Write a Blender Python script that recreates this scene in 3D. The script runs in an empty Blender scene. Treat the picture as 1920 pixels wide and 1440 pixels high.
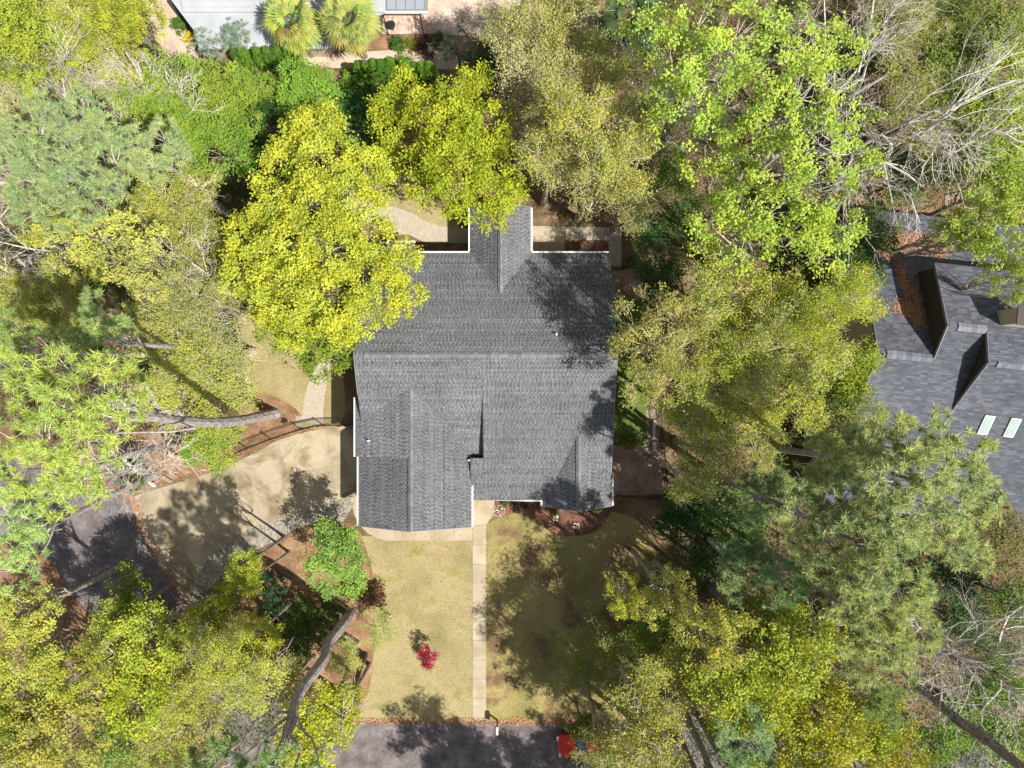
import bpy, math, random
import numpy as np
from mathutils import Vector

random.seed(7)
SC = bpy.context.scene
# ------------------------------------------------------------------ camera, sky, sun, exposure
CAMZ = 51.0
cam_d = bpy.data.cameras.new('camera'); cam = bpy.data.objects.new('camera', cam_d)
SC.collection.objects.link(cam); SC.camera = cam
cam.location = (0, 0, CAMZ); cam.rotation_euler = (0, 0, 0)
cam_d.sensor_width = 36; cam_d.lens = 36 / (2 * 38.4 / CAMZ); cam_d.clip_end = 2000; cam_d.clip_start = 0.5

SUNV = Vector((0.60, -0.44, 1.0)).normalized()
W = bpy.data.worlds.new('World'); SC.world = W; W.use_nodes = True
nt = W.node_tree; nt.nodes.clear()
sky = nt.nodes.new('ShaderNodeTexSky'); sky.sky_type = 'NISHITA'; sky.sun_disc = False
sky.sun_elevation = math.asin(SUNV.z); sky.sun_rotation = math.atan2(SUNV.x, SUNV.y)
bg = nt.nodes.new('ShaderNodeBackground'); bg.inputs['Strength'].default_value = 0.08
wo = nt.nodes.new('ShaderNodeOutputWorld')
hs = nt.nodes.new('ShaderNodeHueSaturation'); hs.inputs['Saturation'].default_value = .45
nt.links.new(sky.outputs[0], hs.inputs['Color']); nt.links.new(hs.outputs[0], bg.inputs[0]); nt.links.new(bg.outputs[0], wo.inputs[0])
sl = bpy.data.lights.new('sun', 'SUN'); sun = bpy.data.objects.new('sun', sl); SC.collection.objects.link(sun)
sl.energy = 5.0; sl.angle = math.radians(0.6); sl.color = (1.0, 0.955, 0.88)
sun.rotation_euler = (-SUNV).to_track_quat('-Z', 'Y').to_euler(); sun.location = (40, -30, 60)
SC.view_settings.view_transform = 'Standard'; SC.view_settings.look = 'None'
SC.view_settings.gamma = 1.0; SC.view_settings.use_curve_mapping = False
SC.view_settings.exposure = 0.64
SC.render.engine = 'CYCLES'
SC.cycles.max_bounces = 6; SC.cycles.diffuse_bounces = 3; SC.cycles.transmission_bounces = 3

# ------------------------------------------------------------------ helpers
def P(px, py, z=0.0):
    k = 0.04 * (CAMZ - z) / CAMZ
    return ((px - 960) * k, (720 - py) * k, z)

def link(o, parent=None):
    SC.collection.objects.link(o)
    if parent is not None: o.parent = parent
    return o

def tag(o, label=None, cat=None, group=None, kind=None):
    if label: o['label'] = label
    if cat: o['category'] = cat
    if group: o['group'] = group
    if kind: o['kind'] = kind
    return o

def empty(name, loc=(0, 0, 0), label=None, cat=None, group=None, rz=0):
    o = bpy.data.objects.new(name, None); SC.collection.objects.link(o)
    o.location = loc; o.rotation_euler = (0, 0, rz); o.empty_display_size = .3
    return tag(o, label, cat, group)

class MB:
    """collects polygons, builds one mesh"""
    def __init__(s): s.v = []; s.f = []; s.a = []
    def poly(s, pts, a=.5):
        n = len(s.v); s.v += [tuple(p) for p in pts]; s.f.append(tuple(range(n, n + len(pts)))); s.a.append(a)
    def prism(s, bottom, top, a=.5):
        n = len(s.v); k = len(bottom); s.v += [tuple(p) for p in bottom] + [tuple(p) for p in top]
        s.f.append(tuple(range(n + k - 1, n - 1, -1))); s.f.append(tuple(range(n + k, n + 2 * k)))
        for i in range(k):
            j = (i + 1) % k; s.f.append((n + i, n + j, n + k + j, n + k + i))
        s.a += [a] * (k + 2)
    def box(s, x0, x1, y0, y1, z0, z1, a=.5):
        s.prism([(x0, y0, z0), (x1, y0, z0), (x1, y1, z0), (x0, y1, z0)], [(x0, y0, z1), (x1, y0, z1), (x1, y1, z1), (x0, y1, z1)], a)
    def bar(s, p, q, w, h=None, a=.5):
        h = h or w; p = Vector(p); q = Vector(q); d = (q - p).normalized()
        up = Vector((0, 0, 1)) if abs(d.z) < .95 else Vector((0, 1, 0))
        x = d.cross(up).normalized() * w / 2; y = x.cross(d).normalized() * h / 2
        s.prism([p - x - y, p + x - y, p + x + y, p - x + y], [q - x - y, q + x - y, q + x + y, q - x + y], a)
    def cyl(s, p, q, r0, r1=None, n=10, a=.5):
        r1 = r0 if r1 is None else r1; p = Vector(p); q = Vector(q); d = (q - p).normalized()
        up = Vector((0, 0, 1)) if abs(d.z) < .95 else Vector((0, 1, 0))
        x = d.cross(up).normalized(); y = d.cross(x).normalized()
        c = [(math.cos(t * 2 * math.pi / n), math.sin(t * 2 * math.pi / n)) for t in range(n)]
        s.prism([p + (x * u + y * w) * r0 for u, w in c], [q + (x * u + y * w) * r1 for u, w in c], a)
    def build(s, name, mat, parent=None, kind=None, smooth=False, recalc=True):
        me = bpy.data.meshes.new(name); me.from_pydata(s.v, [], s.f)
        at = me.attributes.new('v', 'FLOAT', 'FACE'); at.data.foreach_set('value', s.a)
        if smooth: me.polygons.foreach_set('use_smooth', [True] * len(me.polygons))
        if mat: me.materials.append(mat)
        me.update()
        o = bpy.data.objects.new(name, me); link(o, parent)
        if kind: o['kind'] = kind
        return o

def np_mesh(name, V, F, mat, attr=None, smooth=False):
    """V (n,3), F list of (m,k) arrays (k=3 or 4)"""
    me = bpy.data.meshes.new(name)
    V = np.asarray(V, dtype=np.float32)
    me.vertices.add(len(V)); me.vertices.foreach_set('co', V.ravel())
    Fs = [f for f in F if len(f)]
    loops = np.concatenate([f.ravel() for f in Fs]).astype(np.int32)
    tot = np.concatenate([np.full(len(f), f.shape[1], np.int32) for f in Fs])
    start = np.concatenate([[0], np.cumsum(tot)[:-1]]).astype(np.int32)
    me.loops.add(len(loops)); me.loops.foreach_set('vertex_index', loops)
    me.polygons.add(len(tot)); me.polygons.foreach_set('loop_start', start)
    try: me.polygons.foreach_set('loop_total', tot)
    except Exception: pass
    if attr is not None:
        at = me.attributes.new('v', 'FLOAT', 'FACE'); at.data.foreach_set('value', np.asarray(attr, dtype=np.float32))
    me.polygons.foreach_set('use_smooth', [smooth] * len(tot))
    me.materials.append(mat); me.update(calc_edges=True); me.validate()
    return me

# ------------------------------------------------------------------ materials
class NT:
    def __init__(s, name, rough=.85, spec=.25):
        s.m = bpy.data.materials.new(name); s.m.use_nodes = True; s.t = s.m.node_tree
        s.b = s.t.nodes['Principled BSDF']; s.b.inputs['Roughness'].default_value = rough
        s.b.inputs['Specular IOR Level'].default_value = spec
        s.pos = s.t.nodes.new('ShaderNodeNewGeometry').outputs['Position']
    def n(s, t, **k):
        x = s.t.nodes.new(t)
        for a, b in k.items(): setattr(x, a, b)
        return x
    def l(s, a, b): s.t.links.new(a, b)
    def noise(s, scale, detail=4, rough=.6, vec=None, dist=0):
        x = s.n('ShaderNodeTexNoise'); x.inputs['Scale'].default_value = scale; x.inputs['Detail'].default_value = detail
        x.inputs['Roughness'].default_value = rough; x.inputs['Distortion'].default_value = dist
        s.l(vec or s.pos, x.inputs['Vector']); return x.outputs['Fac']
    def ramp(s, fac, stops):
        x = s.n('ShaderNodeValToRGB'); r = x.color_ramp
        while len(r.elements) < len(stops): r.elements.new(.5)
        for e, (p, c) in zip(r.elements, stops): e.position = p; e.color = (*c, 1)
        s.l(fac, x.inputs[0]); return x.outputs[0]
    def mix(s, fac, a, b, mode='MIX'):
        x = s.n('ShaderNodeMix', data_type='RGBA', blend_type=mode)
        for sock, v in ((x.inputs[0], fac), (x.inputs[6], a), (x.inputs[7], b)):
            if isinstance(v, (int, float)): sock.default_value = v
            elif isinstance(v, tuple): sock.default_value = (*v, 1)
            else: s.l(v, sock)
        return x.outputs[2]
    def attr(s, name='v'):
        x = s.n('ShaderNodeAttribute', attribute_name=name); return x.outputs['Fac']
    def bump(s, h, strength=.4, dist=.03):
        x = s.n('ShaderNodeBump'); x.inputs['Strength'].default_value = strength; x.inputs['Distance'].default_value = dist
        s.l(h, x.inputs['Height']); s.l(x.outputs[0], s.b.inputs['Normal'])
    def out(s, col):
        if isinstance(col, tuple): s.b.inputs['Base Color'].default_value = (*col, 1)
        else: s.l(col, s.b.inputs['Base Color'])
        return s.m

def ground_mat(name, stops, s1=.25, s2=9, lo=.6, hi=1.35, patches=None, bump=.6, rough=.95):
    t = NT(name, rough, .1)
    a = t.noise(s1, 6, .65); c = t.ramp(a, stops)
    f = t.noise(s2, 6, .75)
    g = t.ramp(f, [(.28, (lo,) * 3), (.72, (hi,) * 3)])
    c = t.mix(1.0, c, g, 'MULTIPLY')
    if patches:
        pc, ps, p0, p1 = patches
        pm = t.ramp(t.noise(ps, 5, .7), [(p0, (0, 0, 0)), (p1, (1, 1, 1))])
        c = t.mix(pm, c, pc)
    t.bump(f, bump, .06)
    return t.out(c)

def plain(name, col, rough=.6, spec=.3, metal=0, var=.15, scale=6):
    t = NT(name, rough, spec); t.b.inputs['Metallic'].default_value = metal
    f = t.noise(scale, 5, .6)
    g = t.ramp(f, [(.3, (1 - var,) * 3), (.7, (1 + var,) * 3)])
    return t.out(t.mix(1.0, col, g, 'MULTIPLY'))

M = {}
M['straw'] = ground_mat('pine_straw', [(.3, (.095, .065, .038)), (.5, (.17, .115, .065)), (.7, (.29, .20, .12))], .35, 14, .45, 1.6, patches=((.10, .085, .04), .22, .52, .62))
M['straw_bed'] = ground_mat('orange_straw', [(.3, (.14, .078, .045)), (.5, (.24, .14, .080)), (.72, (.38, .26, .165))], .8, 16, .4, 1.65, patches=((.11, .10, .05), .5, .56, .70))
M['mulch'] = ground_mat('red_mulch', [(.3, (.085, .045, .032)), (.5, (.16, .082, .055)), (.7, (.27, .15, .10))], 1.2, 20, .45, 1.6)
M['lawn'] = ground_mat('dormant_lawn', [(.28, (.175, .155, .065)), (.48, (.29, .242, .120)), (.72, (.39, .315, .175))], .22, 11, .48, 1.55, patches=((.20, .20, .05), .45, .54, .72))
M['lawn_green'] = ground_mat('greener_lawn', [(.3, (.16, .145, .05)), (.5, (.27, .23, .09)), (.72, (.37, .29, .13))], .25, 11, .48, 1.55, patches=((.16, .105, .06), .30, .5, .62))
M['grass'] = ground_mat('green_grass', [(.3, (.06, .10, .02)), (.6, (.12, .17, .04))], .5, 14, .6, 1.4)
M['dirt'] = ground_mat('pale_dirt', [(.3, (.33, .24, .19)), (.5, (.50, .38, .30)), (.7, (.60, .48, .38))], .6, 10, .8, 1.2)
M['gravel'] = ground_mat('brown_gravel', [(.3, (.19, .13, .10)), (.5, (.30, .21, .17)), (.7, (.42, .33, .27))], 1.0, 16, .55, 1.5)
M['asphalt'] = ground_mat('asphalt', [(.3, (.085, .072, .072)), (.5, (.15, .13, .13)), (.7, (.24, .21, .205))], .9, 22, .6, 1.45, patches=((.12, .085, .06), 1.6, .58, .74), bump=.5)
M['pine_needle_drift'] = ground_mat('leaf_edge', [(.3, (.14, .07, .05)), (.7, (.34, .18, .13))], 2, 18, .5, 1.5)

def concrete(name, base, stain):
    t = NT(name, .9, .15)
    a = t.noise(.5, 6, .6); c = t.ramp(a, [(.3, tuple(x * .86 for x in base)), (.7, tuple(x * 1.06 for x in base))])
    st = t.ramp(t.noise(.42, 5, .6, dist=.9), [(.47, (0, 0, 0)), (.64, (.9, .9, .9))])
    c = t.mix(st, c, stain)
    v = t.ramp(t.attr(), [(0, (.90,) * 3), (1, (1.08,) * 3)]); c = t.mix(1.0, c, v, 'MULTIPLY')
    f = t.noise(12, 6, .7); c = t.mix(1.0, c, t.ramp(f, [(.3, (.88,) * 3), (.7, (1.1,) * 3)]), 'MULTIPLY')
    t.bump(f, .15, .02)
    return t.out(c)
M['concrete'] = concrete('driveway_concrete', (.40, .335, .235), (.19, .145, .08))
M['walk'] = concrete('walk_concrete', (.42, .355, .255), (.31, .25, .16))
def paver_mat(name, a, b, c_):
    t = NT(name, .9, .15)
    c = t.ramp(t.attr(), [(0, a), (.5, b), (1, c_)])
    f = t.noise(14, 5, .7); c = t.mix(1.0, c, t.ramp(f, [(.3, (.8,) * 3), (.7, (1.15,) * 3)]), 'MULTIPLY')
    t.bump(f, .3, .02); return t.out(c)
M['paver'] = paver_mat('grey_paver', (.20, .175, .145), (.30, .265, .22), (.38, .345, .29))
M['paver_tan'] = paver_mat('tan_paver', (.39, .335, .26), (.42, .365, .285), (.46, .40, .315))
M['paver_brick'] = paver_mat('brick_paver', (.36, .22, .17), (.52, .38, .31), (.62, .50, .42))
M['joint'] = plain('joint_sand', (.19, .16, .125), .95, .1)

def shingle_mat(name, d, m, l):
    t = NT(name, .92, .12)
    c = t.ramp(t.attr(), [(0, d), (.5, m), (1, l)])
    big = t.noise(.5, 5, .6); c = t.mix(1.0, c, t.ramp(big, [(.3, (.86, .86, .85)), (.7, (1.12, 1.12, 1.13))]), 'MULTIPLY')
    st = t.ramp(t.noise(.9, 4, .6, dist=.5), [(.62, (0, 0, 0)), (.78, (.35, .35, .35))])
    c = t.mix(st, c, (.20, .17, .15))
    f = t.noise(30, 3, .7); c = t.mix(1.0, c, t.ramp(f, [(.3, (.85,) * 3), (.7, (1.15,) * 3)]), 'MULTIPLY')
    return t.out(c)
M['shingle'] = shingle_mat('grey_shingle', (.045, .046, .051), (.138, .141, .149), (.228, .232, .248))
M['shingle2'] = shingle_mat('slate_blue_shingle', (.060, .064, .080), (.092, .098, .118), (.150, .157, .182))
M['cap'] = shingle_mat('ridge_cap_shingle', (.13, .133, .14), (.155, .158, .165), (.185, .188, .196))
M['cap2'] = shingle_mat('blue_cap_shingle', (.12, .125, .15), (.16, .167, .195), (.21, .22, .25))
M['deck'] = plain('roof_deck', (.045, .043, .042), .9, .1)
M['white'] = plain('white_trim', (.82, .80, .77), .45, .35, var=.04)
M['white_roof'] = plain('white_metal_roof', (.38, .395, .42), .5, .4, var=.10, scale=1)
M['siding'] = plain('tan_siding', (.48, .40, .29), .8, .2, var=.05)
M['olive_siding'] = plain('olive_siding', (.055, .048, .032), .8, .2, var=.06)
M['black'] = plain('black_metal', (.02, .02, .02), .45, .4, var=.1)
M['bronze'] = plain('brown_cap', (.05, .035, .025), .5, .4, var=.1)
M['glass'] = plain('window_glass', (.05, .07, .08), .08, .6, var=.05)
M['skyglass'] = plain('skylight_glass', (.24, .33, .30), .45, .6, var=.08, scale=2)
M['panel_glass'] = plain('sunroom_panel', (.27, .30, .34), .3, .5, var=.06, scale=1)
M['grey_frame'] = plain('grey_frame', (.20, .20, .21), .5, .4)
M['wood'] = plain('weathered_wood', (.30, .24, .18), .9, .1, var=.3)
M['stone'] = plain('pale_stone', (.60, .55, .48), .9, .1, var=.15, scale=3)
M['red_paint'] = plain('red_car_paint', (.52, .025, .015), .25, .5, var=.03)
M['rubber'] = plain('rubber', (.02, .02, .02), .8, .2)
M['chrome'] = plain('grey_alloy', (.5, .5, .52), .3, .5, metal=.8)
M['lamp_glass'] = plain('lamp_lens', (.7, .7, .7), .1, .6)
t = NT('brick_wall', .9, .15)
bk = t.n('ShaderNodeTexBrick'); bk.inputs['Scale'].default_value = 1.0
for k_, v_ in (('Brick Width', .22), ('Row Height', .075), ('Mortar Size', .008)): bk.inputs[k_].default_value = v_
bk.inputs['Color1'].default_value = (.30, .13, .09, 1); bk.inputs['Color2'].default_value = (.38, .19, .13, 1); bk.inputs['Mortar'].default_value = (.45, .42, .38, 1)
sx = t.n('ShaderNodeSeparateXYZ'); t.l(t.pos, sx.inputs[0]); cx = t.n('ShaderNodeCombineXYZ'); ad = t.n('ShaderNodeMath', operation='ADD')
t.l(sx.outputs[0], ad.inputs[0]); t.l(sx.outputs[1], ad.inputs[1]); t.l(ad.outputs[0], cx.inputs[0]); t.l(sx.outputs[2], cx.inputs[1]); t.l(cx.outputs[0], bk.inputs['Vector'])
M['brick'] = t.out(bk.outputs['Color'])

def leaf_mat(name, trans=.35, yel=(1.25, 1.08, .55), dark=(.62, .78, 1.0)):
    t = NT(name, .6, .2)
    oi = t.n('ShaderNodeObjectInfo')
    v = t.ramp(t.attr(), [(0, dark), (.5, (1, 1, 1)), (1, yel)])
    c = t.mix(1.0, oi.outputs['Color'], v, 'MULTIPLY')
    big = t.ramp(t.noise(.55, 3, .6), [(.3, (.84, .90, .95)), (.7, (1.14, 1.08, 1.0))])
    c = t.mix(1.0, c, big, 'MULTIPLY')
    t.out(c)
    tr = t.n('ShaderNodeBsdfTranslucent'); t.l(c, tr.inputs['Color'])
    mx = t.n('ShaderNodeMixShader'); mx.inputs[0].default_value = trans
    t.l(t.b.outputs[0], mx.inputs[1]); t.l(tr.outputs[0], mx.inputs[2])
    t.l(mx.outputs[0], t.t.nodes['Material Output'].inputs['Surface'])
    return t.m
M['leaf'] = leaf_mat('leaf')
M['needle'] = leaf_mat('needle', .25, (1.25, 1.15, .85), (.68, .80, .9))
t = NT('bark', .95, .08)
oi = t.n('ShaderNodeObjectInfo'); sc_ = t.n('ShaderNodeMapping'); sc_.inputs['Scale'].default_value = (5, 5, 1.6); t.l(t.pos, sc_.inputs[0])
f = t.noise(1.6, 6, .75, vec=sc_.outputs[0]); c = t.mix(1.0, oi.outputs['Color'], t.ramp(f, [(.3, (.35,) * 3), (.7, (1.55,) * 3)]), 'MULTIPLY')
t.bump(f, .8, .06); M['bark'] = t.out(c)

# ------------------------------------------------------------------ ground and flat setting
def sheet(name, pts, z, mat, kind='structure'):
    b = MB(); pts = [P(*p)[:2] for p in pts]
    a = sum(pts[i][0] * pts[(i + 1) % len(pts)][1] - pts[(i + 1) % len(pts)][0] * pts[i][1] for i in range(len(pts)))
    if a < 0: pts = pts[::-1]
    b.poly([(x, y, z) for x, y in pts]); o = b.build(name, mat); o['kind'] = kind; return o

def smooth(pts, n=5):
    out = []
    for i in range(len(pts) - 1):
        p0 = pts[max(i - 1, 0)]; p1 = pts[i]; p2 = pts[i + 1]; p3 = pts[min(i + 2, len(pts) - 1)]
        for k in range(n):
            t = k / n
            out.append(tuple(.5 * ((2 * b) + (-a + c) * t + (2 * a - 5 * b + 4 * c - d) * t * t + (-a + 3 * b - 3 * c + d) * t ** 3) for a, b, c, d in zip(p0, p1, p2, p3)))
    out.append(pts[-1]); return out

g = MB(); g.poly([(-400, -400, 0), (400, -400, 0), (400, 400, 0), (-400, 400, 0)]); g.build('ground', M['straw'])['kind'] = 'structure'
sheet('lawn', [(672, 1005), (887, 1005), (887, 1352), (650, 1352), (690, 1280), (705, 1200), (700, 1120), (690, 1040)], .010, M['lawn'])
sheet('lawn', smooth([(911, 985), (925, 975), (960, 962), (1000, 975), (1050, 1004), (1110, 985), (1145, 960), (1210, 990), (1240, 1100), (1200, 1200), (1170, 1290), (1160, 1352), (911, 1352)]), .010, M['lawn_green'])
sheet('lawn', smooth([(450, 590), (600, 590), (640, 690), (640, 792), (560, 800), (540, 762), (480, 735), (440, 690), (450, 590)]), .010, M['lawn'])
sheet('lawn', [(700, 330), (860, 330), (860, 430), (790, 420), (720, 385)], .010, M['lawn'])
sheet('grass_strip', [(1130, 560), (1212, 560), (1214, 832), (1140, 836)], .012, M['grass'])
sheet('gravel_yard', [(1135, 836), (1238, 834), (1246, 926), (1135, 930)], .014, M['gravel'])
sheet('gravel_path', [(1211, 770), (1232, 765), (1238, 834), (1213, 834)], .018, M['gravel'])
sheet('gravel_patch', [(1140, 503), (1202, 505), (1202, 560), (1140, 560)], .014, M['gravel'])
sheet('mulch_bed', smooth([(926, 940), (925, 958), (940, 968), (965, 962), (990, 966), (1015, 985), (1050, 1003), (1095, 1003), (1130, 985), (1150, 945), (1150, 930)]), .022, M['mulch'])
sheet('mulch_bed', [(1060, 450), (1141, 450), (1141, 476), (1060, 476)], .014, M['mulch'])
sheet('straw_bed', smooth([(480, 735), (520, 745), (560, 772), (558, 800), (500, 825), (430, 855), (400, 850), (440, 800), (480, 735)]), .014, M['straw_bed'])
sheet('straw_bed', smooth([(250, 800), (380, 780), (460, 800), (430, 855), (360, 885), (300, 905), (240, 905), (230, 860), (250, 800)]), .016, M['straw_bed'])
sheet('straw_bed', smooth([(420, 1085), (500, 1030), (600, 985), (662, 985), (690, 1040), (705, 1120), (700, 1200), (690, 1300), (640, 1352), (560, 1300), (480, 1200), (420, 1085)]), .018, M['straw_bed'])
sheet('straw_bed', smooth([(-60, 1080), (60, 1040), (90, 1055), (130, 1120), (165, 1160), (230, 1240), (160, 1300), (20, 1260), (-60, 1080)]), .020, M['straw_bed'])
sheet('straw_bed', [(1640, 340), (1800, 370), (1820, 420), (1600, 402), (1610, 350)], .014, M['straw_bed'])
sheet('dirt_path', smooth([(430, 98), (560, 104), (620, 100), (700, 96), (800, 92), (870, 110), (860, 130), (760, 127), (640, 128), (540, 122), (430, 118)]), .012, M['dirt'])
sheet('dirt_path', [(260, -20), (310, -20), (350, 60), (380, 120), (330, 125), (290, 70)], .012, M['dirt'])
sheet('mulch_bed', [(380, 84), (880, 60), (880, 96), (700, 92), (560, 100), (380, 100)], .008, M['straw_bed'])
sheet('neighbour_driveway', [(802, -60), (985, -60), (970, 40), (900, 70), (802, 62)], .016, M['dirt'])
sheet('asphalt_lane', smooth([(-200, 830), (0, 850), (110, 890), (240, 930), (275, 1010), (347, 1130), (440, 1220), (560, 1310), (650, 1350)]) + [(1100, 1352)] + [(2300, 1360), (2300, 1600), (500, 1600)] + smooth([(420, 1430), (300, 1290), (165, 1160), (120, 1100), (85, 1050), (0, 1010), (-200, 1000)]), .006, M['asphalt'])
# drift of fallen leaves along the road edge
b = MB()
rg = np.random.default_rng(3)
def leaf_litter(name, n, area, z, cols=(0, 1), size=.07, lift=None, mat=None):
    pts = np.column_stack([rg.uniform(area[0], area[1], n), rg.uniform(area[2], area[3], n)])
    return pts
M['litter'] = paver_mat('fallen_leaf', (.22, .10, .05), (.42, .20, .10), (.60, .36, .22))
def litter_object(name, pts3, size=.07, parent=None, mat=None, label=None):
    n = len(pts3); a = rg.uniform(0, 6.28, n); tl = rg.normal(0, .35, (n, 2))
    d = np.column_stack([np.cos(a), np.sin(a), tl[:, 0]]) * size * rg.uniform(.6, 1.3, (n, 1)); e = np.column_stack([-np.sin(a), np.cos(a), tl[:, 1]]) * size * .55
    c = pts3 + np.array([0, 0, size * .45])
    V = np.stack([c - d, c - e, c + d, c + e], 1).reshape(-1, 3); F = np.arange(4 * n).reshape(-1, 4)
    o = bpy.data.objects.new(name, np_mesh(name, V, [F], mat or M['litter'], rg.uniform(0, 1, n)))
    link(o, parent); o['kind'] = 'stuff'
    if label: o['label'] = label; o['category'] = 'leaves'
    return o
def scatter_px(poly, n, z=.03):
    poly = np.array(poly, float); out = []
    x0, y0 = poly.min(0); x1, y1 = poly.max(0)
    while len(out) < n:
        q = rg.uniform((x0, y0), (x1, y1)); ins = False; j = len(poly) - 1
        for i in range(len(poly)):
            if (poly[i][1] > q[1]) != (poly[j][1] > q[1]) and q[0] < (poly[j][0] - poly[i][0]) * (q[1] - poly[i][1]) / (poly[j][1] - poly[i][1]) + poly[i][0]: ins = not ins
            j = i
        if ins: out.append(P(q[0], q[1], z))
    return np.array(out)
litter_object('fallen_leaves', scatter_px([(640, 1346), (1090, 1346), (1090, 1362), (640, 1358)], 1800, .02), .06, label='brown fallen leaves drifted along the lawn edge of the road')
def edge_litter(line, n, w, label, size=.055):
    L_ = smooth(line, 6); out = []
    for _ in range(n):
        i_ = random.randrange(len(L_) - 1); t_ = random.random(); out.append(P(L_[i_][0] + (L_[i_ + 1][0] - L_[i_][0]) * t_ + random.gauss(0, w), L_[i_][1] + (L_[i_ + 1][1] - L_[i_][1]) * t_ + random.gauss(0, w), .045))
    litter_object('fallen_leaves', np.array(out), size, label=label)
edge_litter([(110, 890), (240, 930), (275, 1010), (347, 1130), (440, 1220)], 1700, 4.5, 'fallen leaves along the joint between concrete driveway and asphalt lane')
edge_litter([(0, 1010), (85, 1050), (120, 1100), (165, 1160)], 900, 4.5, 'fallen leaves along the lower edge of the asphalt lane')
edge_litter([(240, 925), (344, 896), (438, 862), (520, 820), (612, 799)], 700, 3, 'fallen leaves along the upper edge of the driveway', .045)
litter_object('fallen_leaves', np.concatenate([scatter_px([(0, 0), (1920, 0), (1920, 1440), (0, 1440)], 9000, .03)]), .05, label='loose brown leaves scattered thinly over lawns, beds and paving')

# ------------------------------------------------------------------ driveway of separate concrete slabs
drive = empty('driveway', P(500, 900), 'curved pale concrete driveway of large slabs leading to the garage', 'driveway')
drive['kind'] = 'structure'; del drive['category']; drive.location = (0, 0, 0)
TOP = [(243, 932), (344, 901), (438, 868), (520, 825), (612.5, 801), (672, 797), (700, 797)]
MID = [(262, 985), (378, 967), (457.5, 929), (538, 892), (621, 874), (672, 864), (700, 860)]
# lower edge against pavers
LOW = [(351, 1127), (372, 1082), (411, 1030), (484, 985), (556, 962), (632, 938), (672, 930)]
def slab(px, parent, mat, z=.035, th=.12, name='slab', gap=.012):
    pts = [Vector(P(*p)[:2]) for p in px]; c = sum(pts, Vector((0, 0))) / len(pts)
    a = sum(pts[i].x * pts[(i + 1) % len(pts)].y - pts[(i + 1) % len(pts)].x * pts[i].y for i in range(len(pts)))
    if a < 0: pts = pts[::-1]
    q = [p + (c - p).normalized() * gap for p in pts]
    b = MB(); b.prism([(p.x, p.y, z - th) for p in q], [(p.x, p.y, z) for p in q], random.random())
    return b.build(name, mat, parent)
b = MB(); jp = [P(x, y)[:2] for x, y in [(246, 934), (344, 903), (438, 870), (520, 827), (612, 803), (698, 799), (698, 925), (632, 936), (484, 983), (411, 1028), (372, 1080), (350, 1122), (270, 985)]]
b.poly([(x, y, .022) for x, y in jp[::-1]]); b.build('joint_bed', M['joint'], drive)
slab([TOP[0], TOP[1], (368, 950), MID[1], (262, 990), (250, 955)], drive, M['concrete'])
slab([TOP[1], (392, 886), TOP[2], MID[2], MID[1], (368, 950)], drive, M['concrete'])
slab([TOP[2], (480, 848), TOP[3], MID[3], MID[2]], drive, M['concrete'])
slab([TOP[3], (565, 811), TOP[4], MID[4], (580, 882), MID[3]], drive, M['concrete'])
slab([TOP[4], TOP[6], MID[6], MID[4]], drive, M['concrete'])
slab([(262, 990), MID[1], (395, 1000), LOW[2], (390, 1050), LOW[1], LOW[0], (345, 1127), (300, 1060)], drive, M['concrete'])
slab([MID[1], MID[2], (470, 955), LOW[3], (450, 1002), LOW[2], (395, 1000)], drive, M['concrete'])
slab([MID[2], MID[3], (545, 920), LOW[4], (520, 972), LOW[3], (470, 955)], drive, M['concrete'])
slab([MID[3], (580, 882), MID[4], LOW[5], LOW[4], (545, 920)], drive, M['concrete'])
slab([MID[4], MID[6], (700, 926), (672, 929), LOW[5]], drive, M['concrete'])

def pavers(name, left, right, mat, label=None, bw=.105, bl=.21, z=.035, parent=None, along=None):
    """rows of real paver blocks between two polylines (px)"""
    L = [Vector(P(*p)[:2]) for p in left]; R = [Vector(P(*p)[:2]) for p in right]
    def at(pl, t):
        ls = [(pl[i + 1] - pl[i]).length for i in range(len(pl) - 1)]; s = t * sum(ls)
        for i, l in enumerate(ls):
            if s <= l or i == len(ls) - 1: return pl[i].lerp(pl[i + 1], min(s / l, 1.0))
            s -= l
    n = int(max(sum((L[i + 1] - L[i]).length for i in range(len(L) - 1)), sum((R[i + 1] - R[i]).length for i in range(len(R) - 1))) / bw)
    b = MB(); bed = MB()
    for i in range(n):
        a0, a1, b0, b1 = at(L, i / n), at(L, (i + 1) / n), at(R, i / n), at(R, (i + 1) / n)
        w = (b0 - a0).length; m = max(1, round(w / bl)); off = .5 if i % 2 else 0
        edges = [0] + [(k + off) / m for k in range(0 if off else 1, m)] + [1]
        for k in range(len(edges) - 1):
            u0, u1 = edges[k], edges[k + 1]
            if u1 - u0 < .02: continue
            e = .03
            q = [a0.lerp(b0, u0), a0.lerp(b0, u1), a1.lerp(b1, u1), a1.lerp(b1, u0)]; c = sum(q, Vector((0, 0))) / 4
            q = [p.lerp(c, .045) for p in q]; zz = z + random.uniform(-.003, .003)
            ar = sum(q[j].x * q[(j + 1) % 4].y - q[(j + 1) % 4].x * q[j].y for j in range(4))
            if ar < 0: q = q[::-1]
            b.prism([(p.x, p.y, z - .05) for p in q], [(p.x, p.y, zz) for p in q], random.random())
        q = [a0, b0, b1, a1]
        if sum(q[j].x * q[(j + 1) % 4].y - q[(j + 1) % 4].x * q[j].y for j in range(4)) < 0: q = q[::-1]
        bed.poly([(p.x, p.y, z - .012) for p in q])
    base = bed.build(name, M['joint'], parent); base['kind'] = 'structure'
    o = b.build('paver', mat, base); o['kind'] = 'stuff'
    return base
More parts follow.
